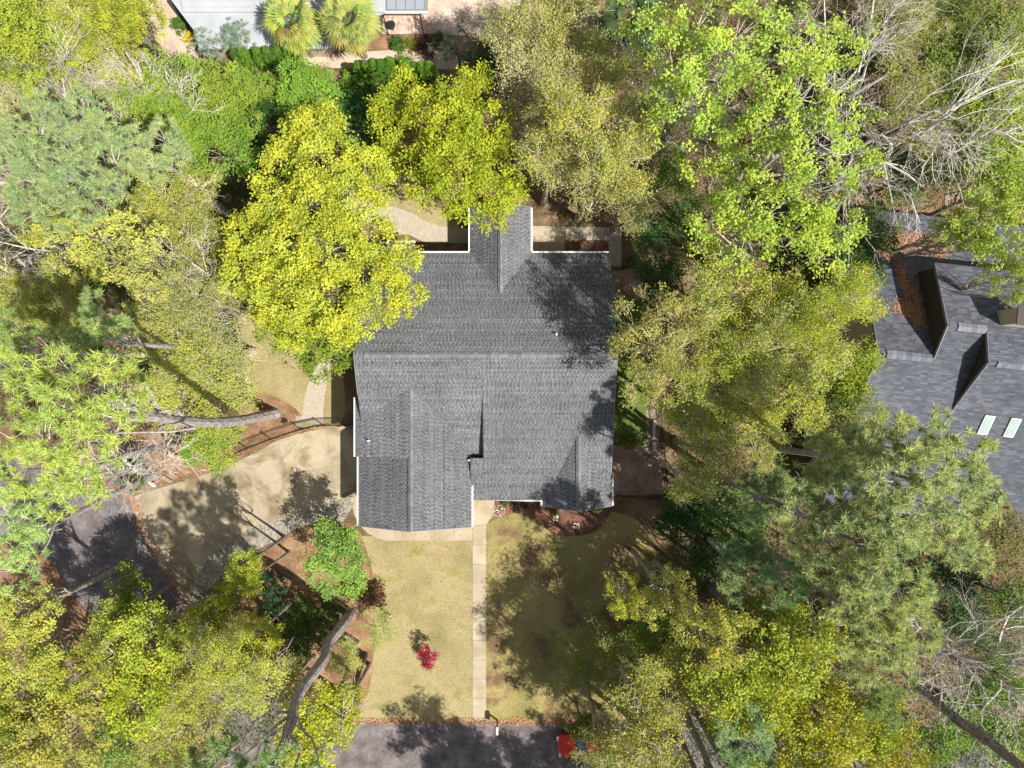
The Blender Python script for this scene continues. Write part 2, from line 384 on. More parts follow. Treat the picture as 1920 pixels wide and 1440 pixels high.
pavers('paver_band', smooth(LOW), smooth([(360, 1140), (389, 1110), (417, 1079), (441, 1051), (500, 1022), (554, 992), (600, 977), (640, 978), (656, 972)])[: -4], M['paver'])
pavers('paver_walk', smooth([(588, 808), (566, 790), (570, 750), (580, 715), (600, 680), (640, 640), (668, 630)][1:]), smooth([(606, 797), (607, 760), (613, 720), (622, 690), (645, 668), (668, 660)]), M['paver_tan'])
pavers('paver_walk', smooth([(560, 300), (640, 345), (705, 385), (740, 388), (775, 402), (810, 420), (850, 427), (930, 428)]), smooth([(540, 325), (620, 370), (690, 420), (735, 440), (765, 440), (800, 455), (850, 456), (930, 458)]), M['paver_tan'])
pavers('paver_walk', [(1060, 425), (1165, 427)], [(1060, 450), (1165, 451)], M['paver_tan'])
pavers('paver_walk', [(1141, 451.5), (1141, 502)], [(1165, 451.5), (1165, 502)], M['paver_tan'])
pavers('brick_patio', [(718, 22), (802, 22)], [(718, 64), (802, 64)], M['paver_brick'])
o = slab([(994, 424), (1059, 424), (1059, 478), (994, 478)], None, M['walk'], name='patio_slab'); o['kind'] = 'structure'
o = slab([(555, 780), (568, 780), (568, 797), (553, 803)], None, M['walk'], name='gate_pad'); o['kind'] = 'structure'
# front walk: panels
walk = empty('front_walk'); walk['kind'] = 'structure'
ys = [985, 1022, 1058, 1093, 1130, 1165, 1200, 1238, 1273, 1309, 1350]
for a, c in zip(ys[:-1], ys[1:]): slab([(886, a), (911.5, a), (911.5, c), (886, c)], walk, M['walk'], name='slab', gap=.01)
slab([(884, 925), (927, 925), (927, 962), (911.5, 985), (886, 985)], walk, M['walk'], name='slab', gap=.01)
xs = [741, 778, 815, 852, 886]
slab([(707, 965), (741, 965), (741, 1014), (722, 1013), (707, 1009)], walk, M['walk'], name='slab', gap=.01)
for a, c in zip(xs[:-1], xs[1:]): slab([(a, 975), (c, 975), (c, 1013.5), (a, 1013.5)], walk, M['walk'], name='slab', gap=.01)
slab([(656, 930), (700, 930), (707, 965), (707, 1009), (690, 1000), (675, 985), (664, 965)], walk, M['walk'], name='slab', gap=.01)

# ------------------------------------------------------------------ roofs
def roof_slope(quad, parent, mat, course=.16, name='roof_slope', thick=.14, keep=None, seed=0, tabw=(.12, .22)):
    """quad: eave a, eave b, ridge b, ridge a (3-D). A deck slab with real overlapping shingle tabs."""
    ea, eb, rb, ra = [Vector(p) for p in quad]
    n = (eb - ea).cross(ra - ea).normalized()
    if n.z < 0: n = -n; ea, eb, rb, ra = eb, ea, ra, rb
    b = MB(); t = [ea, eb, rb, ra]; b.prism([p - n * thick for p in t], t)
    deck = b.build(name, M['deck'], parent)
    r = np.random.default_rng(seed + 11)
    L = ((ra - ea).length + (rb - eb).length) / 2; nc = max(1, int(L / course))
    V = []; A = []
    EA, EB, RB, RA, N = [np.array(p) for p in (ea, eb, rb, ra, n)]; DN = (RA - EA) / np.linalg.norm(RA - EA) * .040
    for i in range(nc):
        t0, t1 = i / nc, (i + 1) / nc
        row_ = r.normal(0, .05)
        p0, p1 = EA + (RA - EA) * t0, EB + (RB - EB) * t0
        q0, q1 = EA + (RA - EA) * t1, EB + (RB - EB) * t1
        w = np.linalg.norm(p1 - p0); k = int(w / ((tabw[0] + tabw[1]) / 2)) + 3
        ws = r.uniform(*tabw, k); ws[::2] *= .55 if tabw[1] < .3 else 1; s = np.concatenate([np.cumsum(ws), np.cumsum(ws) + ws.sum()]) - r.uniform(0, 1.2); s = s[(s > .03) & (s < w - .04)]; s = np.concatenate([[0], s, [w]]) / w; k = len(s) - 1; ph_ = r.integers(0, 2)
        for j in range(k):
            u0, u1 = s[j], s[j + 1]; up = j % 2 if tabw[1] < .3 else int(r.integers(0, 2))
            lo = .030 if up else .018
            a0 = p0 + (p1 - p0) * u0; a1 = p0 + (p1 - p0) * u1; b0 = q0 + (q1 - q0) * u0; b1 = q0 + (q1 - q0) * u1
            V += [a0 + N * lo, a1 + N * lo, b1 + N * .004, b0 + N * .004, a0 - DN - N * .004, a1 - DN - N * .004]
            g_ = (r.uniform(.50, .80) if up else r.uniform(.22, .50)) + row_; A += [g_, 0.0]  # darkest tone on butt strip: dark shingle edge with under-course shadow painted in
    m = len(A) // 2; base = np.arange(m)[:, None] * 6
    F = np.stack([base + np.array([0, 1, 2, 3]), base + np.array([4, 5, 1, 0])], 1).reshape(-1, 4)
    me = np_mesh('shingles', np.array(V), [F], mat, A)
    o = bpy.data.objects.new('shingles', me); link(o, deck); o['kind'] = 'stuff'
    return deck

def ridge_cap(p, q, slope_n, parent, w=.17, lift=.055, piece=.28, mat=None):
    """overlapping cap shingles folded over a ridge; slope_n = drop per metre on both sides"""
    p = Vector(p); q = Vector(q); d = (q - p); L = d.length; d.normalize(); s = d.cross(Vector((0, 0, 1))).normalized()
    n = int(L / piece); b = MB(); dn = slope_n
    for i in range(n):
        a = p + d * (L * i / n); c = p + d * (L * (i + 1) / n + .04); l0 = lift + .012; l1 = lift
        for sg in (1, -1):
            e = s * w * sg; z0 = Vector((0, 0, l0)); z1 = Vector((0, 0, l1)); dz = Vector((0, 0, -w * dn))
            q_ = [a + z0, a + e + dz + z0, c + e + dz + z1, c + z1]
            if sg < 0: q_ = q_[::-1]
            b.prism([x - Vector((0, 0, .03)) for x in q_], q_, random.random())
    o = b.build('ridge_cap', mat or M['cap'], parent); return o

def gutter(p, q, parent, w=.15, h=.13):
    b = MB(); p = Vector(p); q = Vector(q); d = (q - p).normalized(); s = d.cross(Vector((0, 0, 1))) * w / 2
    up = Vector((0, 0, h)); th = .02
    for a, c in ((s, s * (1 - th * 14)), (-s, -s * (1 - th * 14))):
        b.prism([p + a - up, p + c - up, q + c - up, q + a - up], [p + a, p + c, q + c, q + a])
    b.prism([p + s * .7 - up, q + s * .7 - up, q - s * .7 - up, p - s * .7 - up], [p + s * .7 - up * .35, q + s * .7 - up * .35, q - s * .7 - up * .35, p - s * .7 - up * .35])
    return b.build('gutter', M['white'], parent)

def rake(p, q, parent, mat=None):
    b = MB(); b.bar(Vector(p) - Vector((0, 0, .09)), Vector(q) - Vector((0, 0, .09)), .05, .2); return b.build('rake_board', mat or M['white'], parent)

def extrude_profile(prof, axis, a0, a1):
    b = MB()
    if axis == 'x': lo = [(a0, y, z) for y, z in prof]; hi = [(a1, y, z) for y, z in prof]
    else: lo = [(x, a0, z) for x, z in prof]; hi = [(x, a1, z) for x, z in prof]
    b.prism(lo, hi); return b

house = empty('brick_house', (0, 0, 0), 'grey shingled brick house in the middle with white gutters and several gables', 'house')
ZR, YR = 6.9, 1.9
XL, XR = -10.27, 6.85
steep = lambda y: ZR - .47 * (YR - y)
YB, ZB = -.35, ZR - .47 * 2.25
shal = lambda y: ZB - .315 * (YB - y)
# walls (under the roof)
o = extrude_profile([(8.8, 0), (8.8, 3.0), (YR, 6.65), (-4.6, 3.55), (-4.6, 0)], 'x', XL + .35, -1.98).build('wall', M['brick'], house)
o = extrude_profile([(8.8, 0), (8.8, 3.0), (YR, 6.65), (YB, ZB - .22), (-7.7, shal(-7.7) - .2), (-7.7, 0)], 'x', -1.90, XR - .35).build('wall', M['brick'], house)
o = extrude_profile([(-10.2, 0), (-10.2, 3.5), (-6.72, 5.65), (-3.15, 3.78), (-3.15, 0)], 'y', -9.35, -2.0).build('wall', M['brick'], house)
o = extrude_profile([(2.5, 0), (2.5, 3.3), (4.55, 4.7), (6.62, 3.3), (6.62, 0)], 'y', -8.1, -5).build('wall', M['brick'], house)
o = extrude_profile([(-2.6, 0), (-2.6, 3.0), (-.8, 4.35), (1.0, 3.0), (1.0, 0)], 'y', 8, 12.05).build('wall', M['brick'], house)
o = extrude_profile([(-8.6, 0), (-8.6, 2.85), (-7.1, 2.85), (-7.1, 0)], 'y', 8.7, 9.6).build('wall', M['brick'], house)
# slopes
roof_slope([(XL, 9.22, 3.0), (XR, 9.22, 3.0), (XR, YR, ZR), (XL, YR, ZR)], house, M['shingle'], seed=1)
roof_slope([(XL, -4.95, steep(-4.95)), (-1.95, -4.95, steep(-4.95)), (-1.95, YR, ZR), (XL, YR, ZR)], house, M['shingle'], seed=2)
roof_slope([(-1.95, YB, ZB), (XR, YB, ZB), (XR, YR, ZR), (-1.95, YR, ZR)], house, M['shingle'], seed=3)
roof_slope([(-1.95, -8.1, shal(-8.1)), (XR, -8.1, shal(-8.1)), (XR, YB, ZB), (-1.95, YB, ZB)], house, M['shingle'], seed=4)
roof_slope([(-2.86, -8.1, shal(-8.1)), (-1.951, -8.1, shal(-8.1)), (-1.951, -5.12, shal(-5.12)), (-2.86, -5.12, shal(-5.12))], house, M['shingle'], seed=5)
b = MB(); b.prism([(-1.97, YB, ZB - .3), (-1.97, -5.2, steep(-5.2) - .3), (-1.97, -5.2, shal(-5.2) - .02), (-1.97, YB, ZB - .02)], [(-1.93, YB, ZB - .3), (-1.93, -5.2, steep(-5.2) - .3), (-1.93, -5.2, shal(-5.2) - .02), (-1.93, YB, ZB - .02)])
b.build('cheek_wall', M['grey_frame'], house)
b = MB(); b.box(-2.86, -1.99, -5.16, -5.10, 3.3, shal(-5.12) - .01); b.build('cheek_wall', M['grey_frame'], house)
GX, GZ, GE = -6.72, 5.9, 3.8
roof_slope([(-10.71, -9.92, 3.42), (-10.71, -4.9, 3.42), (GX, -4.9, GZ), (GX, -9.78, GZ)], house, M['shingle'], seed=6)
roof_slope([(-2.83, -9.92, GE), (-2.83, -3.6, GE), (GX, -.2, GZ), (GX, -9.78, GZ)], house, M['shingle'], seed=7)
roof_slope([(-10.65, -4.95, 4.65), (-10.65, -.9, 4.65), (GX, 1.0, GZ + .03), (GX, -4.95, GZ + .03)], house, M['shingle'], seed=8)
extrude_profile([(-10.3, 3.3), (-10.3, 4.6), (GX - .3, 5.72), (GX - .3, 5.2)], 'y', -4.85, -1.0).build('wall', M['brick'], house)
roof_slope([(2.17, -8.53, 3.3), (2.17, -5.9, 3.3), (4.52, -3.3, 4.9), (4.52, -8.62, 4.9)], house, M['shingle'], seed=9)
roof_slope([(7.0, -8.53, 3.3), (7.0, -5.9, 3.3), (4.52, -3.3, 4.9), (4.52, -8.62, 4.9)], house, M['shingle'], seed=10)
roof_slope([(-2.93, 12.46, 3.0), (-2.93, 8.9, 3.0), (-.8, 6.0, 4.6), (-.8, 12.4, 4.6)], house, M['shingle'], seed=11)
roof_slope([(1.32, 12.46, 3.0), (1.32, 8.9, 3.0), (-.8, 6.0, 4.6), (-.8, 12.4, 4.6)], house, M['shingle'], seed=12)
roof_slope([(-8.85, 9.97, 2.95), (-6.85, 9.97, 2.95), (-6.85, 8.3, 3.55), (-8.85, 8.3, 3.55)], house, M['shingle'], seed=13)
ridge_cap((XL + .7, YR, ZR), (XR, YR, ZR), .5, house)
ridge_cap((GX, -9.78, GZ), (GX, .1, GZ), .5, house)
ridge_cap((4.52, -8.62, 4.9), (4.52, -3.6, 4.9), .6, house)
ridge_cap((-.8, 12.4, 4.6), (-.8, 6.2, 4.6), .7, house)
for p, q in [((-6.85, 9.3, 2.98), (-3.0, 9.3, 2.98)), ((1.4, 9.3, 2.98), (XR, 9.3, 2.98)), ((-3.0, 9.22, 2.98), (-3.0, 12.46, 2.98)), ((1.39, 9.38, 2.98), (1.39, 12.46, 2.98)),
             ((-8.85, 10.05, 2.93), (-6.85, 10.05, 2.93)), ((XL, 9.3, 2.98), (-8.86, 9.3, 2.98)), ((-2.76, -8.02, shal(-8.1) - .02), (2.05, -8.18, shal(-8.1) - .02)),
             ((-2.76, -5.35, GE - .02), (-2.76, -9.92, GE - .02)), ((-10.78, -4.95, 3.40), (-10.78, -9.92, 3.40)), ((-10.72, -.9, 4.63), (-10.72, -4.95, 4.63)),
             ((2.10, -8.1, 3.28), (2.10, -8.53, 3.28)), ((7.07, -6.2, 3.28), (7.07, -8.53, 3.28))]:
    gutter(p, q, house)
for p, q in [((GX, -9.80, GZ), (-10.71, -9.94, 3.42)), ((GX, -9.80, GZ), (-2.83, -9.94, GE)), ((4.52, -8.64, 4.9), (2.17, -8.55, 3.3)), ((4.52, -8.64, 4.9), (7.0, -8.55, 3.3)),
             ((-.8, 12.42, 4.6), (-2.93, 12.48, 3.0)), ((-.8, 12.42, 4.6), (1.32, 12.48, 3.0)), ((XL - .01, YR, ZR), (XL - .01, 9.22, 3.0)), ((XR + .01, YR, ZR), (XR + .01, 9.22, 3.0)),
             ((XL - .01, YR, ZR), (XL - .01, -.7, steep(-.7))), ((XR + .01, YR, ZR), (XR + .01, YB, ZB)), ((XR + .01, YB, ZB), (XR + .01, -6.2, shal(-6.2)))]:
    rake(p, q, house, M['grey_frame'])
# roof pipes
def pipe(x, y, z, parent, h=.35, r=.05, mat='white'):
    b = MB(); b.cyl((x, y, z - .1), (x, y, z + h), r, r, 10); b.cyl((x, y, z - .05), (x, y, z + .07), r * 2.4, r * 1.2, 10); return b.build('vent_pipe', M[mat], parent)
def onroof(px, py, zf):
    z = 4.0
    for _ in range(6): x, y, _z = P(px, py, z); z = zf(x, y)
    return x, y, z
for px, py in ((733, 590), (1043, 627)):
    pipe(*onroof(px, py, lambda x, y: 3 + .533 * (9.22 - y)), house)
pipe(*onroof(692, 826, lambda x, y: 4.65 + (x + 10.65) * .32), house); pipe(-2.95, -5.25, 3.75, house, h=.5, r=.06)
deb = []
def valley(p, q, n, w=.12):
    for _ in range(n):
        t_ = random.random(); deb.append([p[k] + (q[k] - p[k]) * t_ + (random.gauss(0, w) if k < 2 else .05) for k in range(3)])
valley((-2.93, 9.1, 3.05), (-.85, 6.1, 4.65), 160); valley((1.3, 9.1, 3.05), (-.75, 6.1, 4.65), 160); valley((-2.9, -4.1, 3.9), (-6.5, .6, 5.9), 90); valley((-2.7, -5.3, 4.3), (-2.7, -8, 3.5), 120, .2)
valley((2.2, -6.1, 4.0), (4.4, -3.4, 4.95), 60); valley((6.6, -6.3, 3.9), (4.6, -3.4, 4.95), 60)
for _ in range(260): x_, y_ = random.uniform(-10, 6.7), random.uniform(2.2, 9.1); deb.append([x_, y_, 3 + .533 * (9.22 - y_) + .04])
M['old_litter'] = paver_mat('weathered_leaf', (.10, .08, .07), (.17, .12, .10), (.24, .17, .14))
litter_object('fallen_leaves', np.array(deb[::2]), .035, house, M['old_litter'])
# garage doors, windows, front door
for y0, y1 in ((-9.0, -6.4), (-5.9, -3.3)):
    b = MB(); b.box(-10.26, -10.19, y0, y1, 0, 2.2); d = b.build('garage_door', M['white'], house)
    for k in range(4):
        b = MB(); b.box(-10.29, -10.262, y0 + .05, y1 - .05, .05 + k * .54, .05 + k * .54 + .48); b.build('panel', M['white'], d)
def window(x0, x1, y, z0, z1, face, parent):
    e = .04 * face
    b = MB(); b.box(x0 - .06, x1 + .06, min(y, y + e), max(y, y + e), z0 - .06, z1 + .06); f = b.build('window', M['white'], parent)
    b = MB(); b.box(x0, x1, min(y + e, y + 2 * e), max(y + e, y + 2 * e) - .0, z0, z1); b.build('pane', M['glass'], f)
    return f
for x0, x1, y, fc in ((-8.8, -7.5, -9.36, -1), (-6.0, -4.7, -9.36, -1), (3.8, 5.4, -8.11, -1), (-6, -4.6, 8.81, 1), (2, 3.4, 8.81, 1), (4.4, 5.8, 8.81, 1), (-.1, 1.2, -7.71, -1)):
    window(x0, x1, y, .9, 2.2, fc, house)
b = MB(); b.box(-1.9, -.9, -7.76, -7.69, .05, 2.15); b.build('door', M['bronze'], house)

# ------------------------------------------------------------------ neighbour's house, right
nh = empty('neighbour_house', (26, 1.6, 0), 'bluish grey shingled neighbour house at the right edge with chimney and skylights', 'house', rz=math.radians(-6))
S = .5
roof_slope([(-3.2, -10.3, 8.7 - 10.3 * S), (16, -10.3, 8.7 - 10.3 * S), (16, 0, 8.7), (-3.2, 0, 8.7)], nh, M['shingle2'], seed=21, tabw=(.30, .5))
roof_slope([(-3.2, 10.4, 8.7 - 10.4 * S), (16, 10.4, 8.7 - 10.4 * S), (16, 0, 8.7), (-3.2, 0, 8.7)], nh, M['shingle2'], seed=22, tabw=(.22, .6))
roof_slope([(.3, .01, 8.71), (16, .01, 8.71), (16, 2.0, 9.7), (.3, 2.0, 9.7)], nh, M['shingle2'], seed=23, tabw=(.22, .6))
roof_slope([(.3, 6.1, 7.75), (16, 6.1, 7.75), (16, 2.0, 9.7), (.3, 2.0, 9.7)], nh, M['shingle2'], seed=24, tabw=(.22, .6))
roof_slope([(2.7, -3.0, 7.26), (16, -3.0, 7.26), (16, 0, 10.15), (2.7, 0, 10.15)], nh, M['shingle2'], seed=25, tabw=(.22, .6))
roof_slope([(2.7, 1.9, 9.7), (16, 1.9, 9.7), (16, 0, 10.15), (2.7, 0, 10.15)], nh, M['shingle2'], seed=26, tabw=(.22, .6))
extrude_profile([(0, 8.6), (2.0, 9.55), (5.9, 7.65), (5.9, 5.6), (0, 8.5)], 'x', .36, 15.6).build('wall', M['olive_siding'], nh)
extrude_profile([(-2.9, 7.1), (0, 9.98), (1.9, 9.55), (1.9, 8.2), (-2.9, 6.9)], 'x', 2.76, 15.6).build('wall', M['olive_siding'], nh)
extrude_profile([(-9.9, 0), (-9.9, 3.5), (0, 8.45), (10.0, 3.5), (10.0, 0)], 'x', -2.8, 15.6).build('wall', M['siding'], nh)
for p, q, s_ in (((-2.7, 0, 8.7), (1.0 - .9, 0, 8.7), .5), ((.9, 2.0, 9.7), (2.6, 2.0, 9.7), .5), ((3.2, 0, 10.15), (14, 0, 10.15), .7)):
    ridge_cap(p, q, s_, nh, w=.26, lift=.075, mat=M['cap2'])
for p, q in (((-3.21, 0, 8.7), (-3.21, -10.3, 3.55)), ((-3.21, 0, 8.7), (-3.21, 10.4, 3.5)), ((.28, 2, 9.7), (.28, 6.1, 7.75)), ((.28, 2, 9.7), (.28, 0, 8.7)), ((2.68, 0, 10.15), (2.68, -3, 7.26)), ((2.68, 0, 10.15), (2.68, 1.9, 9.7))):
    rake(p, q, nh, M['grey_frame'])
b = MB(); b.box(-3.2, 16, -10.42, -10.3, 3.38, 3.5); b.build('gutter', M['grey_frame'], nh)
b = MB(); b.box(.3, 16, 6.1, 6.2, 7.6, 7.72); b.build('gutter', M['bronze'], nh)
ch = MB(); ch.box(3.55, 5.2, 2.35, 3.3, 8.6, 10.9); cho = ch.build('chimney', M['siding'], nh)
b = MB(); b.box(3.48, 5.27, 2.28, 3.37, 10.9, 10.98); b.build('chimney_cap', M['bronze'], cho)
b = MB(); b.cyl((4.5, 2.85, 10.98), (4.5, 2.85, 11.35), .22, .22, 14); b.cyl((4.5, 2.85, 11.4), (4.5, 2.85, 11.5), .34, .1, 14); b.build('flue', M['white'], cho)
def skylight(x, y, zf):
    w, l = .32, .62; f = MB(); z0 = zf(y - l); z1 = zf(y + l)
    def q(dx, dy, dz): return (x + dx, y + dy, zf(y + dy) + dz)
    f.prism([q(-w, -l, -.05), q(w, -l, -.05), q(w, l, -.05), q(-w, l, -.05)], [q(-w, -l, .14), q(w, -l, .14), q(w, l, .14), q(-w, l, .14)])
    fo = f.build('skylight', M['white'], nh); g = MB(); w -= .06; l -= .06
    g.prism([q(-w, -l, .142), q(w, -l, .142), q(w, l, .142), q(-w, l, .142)], [q(-w, -l, .165), q(w, -l, .165), q(w, l, .165), q(-w, l, .165)])
    g.build('pane', M['skyglass'], fo)
zs = lambda y: 8.7 + S * y
skylight(5.15, -3.75, zs); skylight(6.85, -3.75, zs)
# leaves lying on the neighbour's roof
pts = []
while len(pts) < 5200:
    c = random.choice([(-.6, 8.0, .9, .8), (.9, 8.2, 1.0, .7), (-1.4, 7.3, .5, .5), (-.7, 5.2, .35, 1.2), (-.15, 4.0, .3, 1.3), (-.9, 3.2, .7, .5), (-.3, 2.6, .35, .5), (2.2, 8.0, .8, .8)])
    x = random.gauss(c[0], c[2] * .6); y = random.gauss(c[1], c[3] * .6)
    if -3.1 < x < (.25 if y < 6 else 8) and 1.6 < y < 10.2: pts.append((x, y, 8.7 - S * y + .03))
litter_object('fallen_leaves', np.array(pts), .055, nh)

# ------------------------------------------------------------------ white roofed neighbour at the top
wh = empty('white_roofed_house', (0, 0, 0), 'white metal roofed neighbour house cut by the top edge', 'house')
zz = 2.3
pl = [(318, -90), (318, -4), (362, 55), (374, 91), (515, 91), (612, 91), (640, 60), (722, 23), (722, -90)]
Q = [P(x, y, zz)[:2] for x, y in pl]
b = MB(); b.prism([(x, y, zz - .16) for x, y in Q[::-1]], [(x, y, zz) for x, y in Q[::-1]]); b.build('roof', M['white_roof'], wh)
cen = (sum(x for x, _ in Q) / len(Q), sum(y for _, y in Q) / len(Q))
Qi = [(cen[0] + (x - cen[0]) * .90, cen[1] + (y - cen[1]) * .80) for x, y in Q]
b = MB(); b.prism([(x, y, 0) for x, y in Qi[::-1]], [(x, y, zz - .162) for x, y in Qi[::-1]]); b.build('wall', M['siding'], wh)
b = MB(); x0, y1, _ = P(332, -90, zz); x1, y0, _ = P(722, 24, zz); xa, _, _ = P(345, 0, zz)
b.prism([(xa, y0, zz + .002), (x1 - .1, y0, zz + .002), (x1 - .1, y1, zz + .002), (x0, y1, zz + .002)], [(xa, y0, zz + .12), (x1 - .1, y0, zz + .12), (x1 - .1, y1, zz + .75), (x0, y1, zz + .75)]); b.build('roof', M['white_roof'], wh)
for i in range(11):
    yy = y0 + .3 + i * .42
    if yy < y1: b = MB(); zs_ = zz + .12 + (yy - y0) / (y1 - y0) * .63; b.box(xa + .1, x1 - .2, yy, yy + .035, zs_ - .02, zs_ + .035); b.build('roof_seam', M['white_roof'], wh)
for i in range(6):
    x, _, _ = P(395 + i * 34, 60, zz); _, ya, _ = P(0, 90, zz); b = MB(); b.box(x, x + .03, ya, y0 - .03, zz - .01, zz + .03); b.build('roof_seam', M['white_roof'], wh)
# sunroom roof with glass panels
sr = empty('sunroom', (0, 0, 0), 'grey framed sunroom roof of pale glass panels above the brick patio', 'sunroom')
x0, y0, _ = P(720, 21, 1.2); x1, y1, _ = P(801, -70, 1.2)
b = MB(); b.box(x0, x1, y0, y1, 1.08, 1.2); b.build('roof_frame', M['grey_frame'], sr)
for i in range(4):
    a = x0 + .22 + i * (x1 - x0 - .4) / 4; b = MB(); b.box(a, a + (x1 - x0 - .4) / 4 - .07, y0 + .12, y1, 1.202, 1.24); b.build('glass_panel', M['panel_glass'], sr)
b = MB(); b.box(x0 + .3, x1 - .3, y0 + .7, y1, 0, 1.078); b.build('wall', M['white'], sr)
b = MB(); b.box(x0, x1 + .05, y0 - .13, y0 - .005, 1.06, 1.23); b.build('gutter', M['white'], sr)

# ------------------------------------------------------------------ fences
def fence(px, label, h=1.25, gates=(), name='metal_fence', spacing=.11, group=None):
    pts = [Vector(P(*p)) for p in px]; root = empty(name, pts[0], label, 'fence', group); off = pts[0]
    for p in pts:
        b = MB(); q = p - off; b.box(q.x - .03, q.x + .03, q.y - .03, q.y + .03, 0, h + .08); b.box(q.x - .045, q.x + .045, q.y - .045, q.y + .045, h + .08, h + .12); b.build('post', M['black'], root)
    for i, (p, q) in enumerate(zip(pts[:-1], pts[1:])):
        p = p - off; q = q - off; up = Vector((0, 0, 1))
        gt = MB() if i in gates else None
        for z in (.15, h - .18, h):
            b = MB(); b.bar(p + up * z, q + up * z, .05 if i in gates else .03); b.build('rail', M['black'], root)
        b = MB(); n = int((q - p).length / spacing)
        for k in range(1, n):
            c = p.lerp(q, k / n); b.box(c.x - .009, c.x + .009, c.y - .009, c.y + .009, .06, h + .03)
        if n > 1: b.build('pickets', M['black'], root)['kind'] = 'stuff'
    return root
fence([(430, 856), (464, 841), (509, 824), (565, 805.5), (606, 797), (643, 796), (682, 793)], 'black metal picket fence with a gate curving along the top of the driveway', gates=(3,))
fence([(1232, 765), (1236, 800), (1239, 840), (1243, 885), (1246, 928)], 'dark metal fence running down beside the gravel yard right of the house')
fence([(1246, 931), (1215, 930), (1185, 929), (1156, 928)], 'dark metal fence closing the bottom of the gravel yard', group=None)
fence([(1141, 505), (1168, 506)], 'small black metal gate at the end of the paver walk behind the house', name='metal_gate')
fence([(719, 26), (724, 46), (729, 66)], 'thin black railing on the left side of the brick patio', name='metal_railing', h=1.0)
fence([(788, 24), (792, 45), (795, 64)], 'thin black railing on the right side of the brick patio', name='metal_railing', h=1.0)

def stone(px0, py0, px1, py1, label):
    x0, y0, _ = P(px0, py0); x1, y1, _ = P(px1, py1); b = MB()
    x0, x1 = min(x0, x1), max(x0, x1); y0, y1 = min(y0, y1), max(y0, y1)
    b.prism([(x0, y0, .01), (x1, y0 + .03, .01), (x1 - .02, y1, .01), (x0 + .02, y1 - .02, .01)], [(x0 + .02, y0 + .02, .30), (x1 - .02, y0 + .05, .28), (x1 - .04, y1 - .02, .30), (x0 + .04, y1 - .04, .29)])
    return tag(b.build('stone_bench', M['stone'], None), label, 'stone slab')
stone(1222.5, 787, 1228, 822, 'long pale stone slab on the gravel path beside the right fence')
stone(1222.5, 828, 1230, 846, 'short pale stone slab just below the long one by the right fence')
# timber lying by the driveway
tb = MB(); a = Vector(P(306, 893)); c = Vector(P(322, 903)); tb.bar(a + Vector((0, 0, .1)), c + Vector((0, 0, .1)), .25, .16)
tag(tb.build('timber_board', M['wood'], None), 'short pale timber offcut lying in the straw beside the driveway', 'board')
# fire pit / bowl on brick patio
x, y, _ = P(735, 52); b = MB(); b.cyl((x, y, .04), (x, y, .45), .22, .32, 16); b.cyl((x, y, .45), (x, y, .47), .28, .26, 16)
tag(b.build('patio_planter', M['black'], None), 'small round black planter standing on the brick patio', 'planter')

# mailbox
x, y, _ = P(932.5, 1350); mb = empty('mailbox', (x, y, 0), 'dark mailbox with pale top on a post at the road end of the front walk', 'mailbox')
b = MB(); b.box(-.05, .05, -.05, .05, 0, 1.15); b.build('post', M['black'], mb)
b = MB(); b.bar((0, .05, .75), (0, -.3, 1.08), .05); b.build('brace', M['black'], mb)
b = MB(); n = 8; prof = [(-.11, 1.15), (.11, 1.15)] + [(.11 * math.cos(k * math.pi / n), 1.29 + .11 * math.sin(k * math.pi / n)) for k in range(n + 1)]
b.prism([(px_, -.42, pz) for px_, pz in prof], [(px_, .14, pz) for px_, pz in prof]); b.build('box', M['stone'], mb)
b = MB(); b.box(-.16, -.112, -.40, .12, 1.14, 1.36); b.build('newspaper_slot', M['black'], mb)
b = MB(); b.box(.112, .13, -.3, -.27, 1.2, 1.45); b.box(.112, .13, -.3, -.2, 1.40, 1.45); b.build('flag', M['red_paint'], mb)

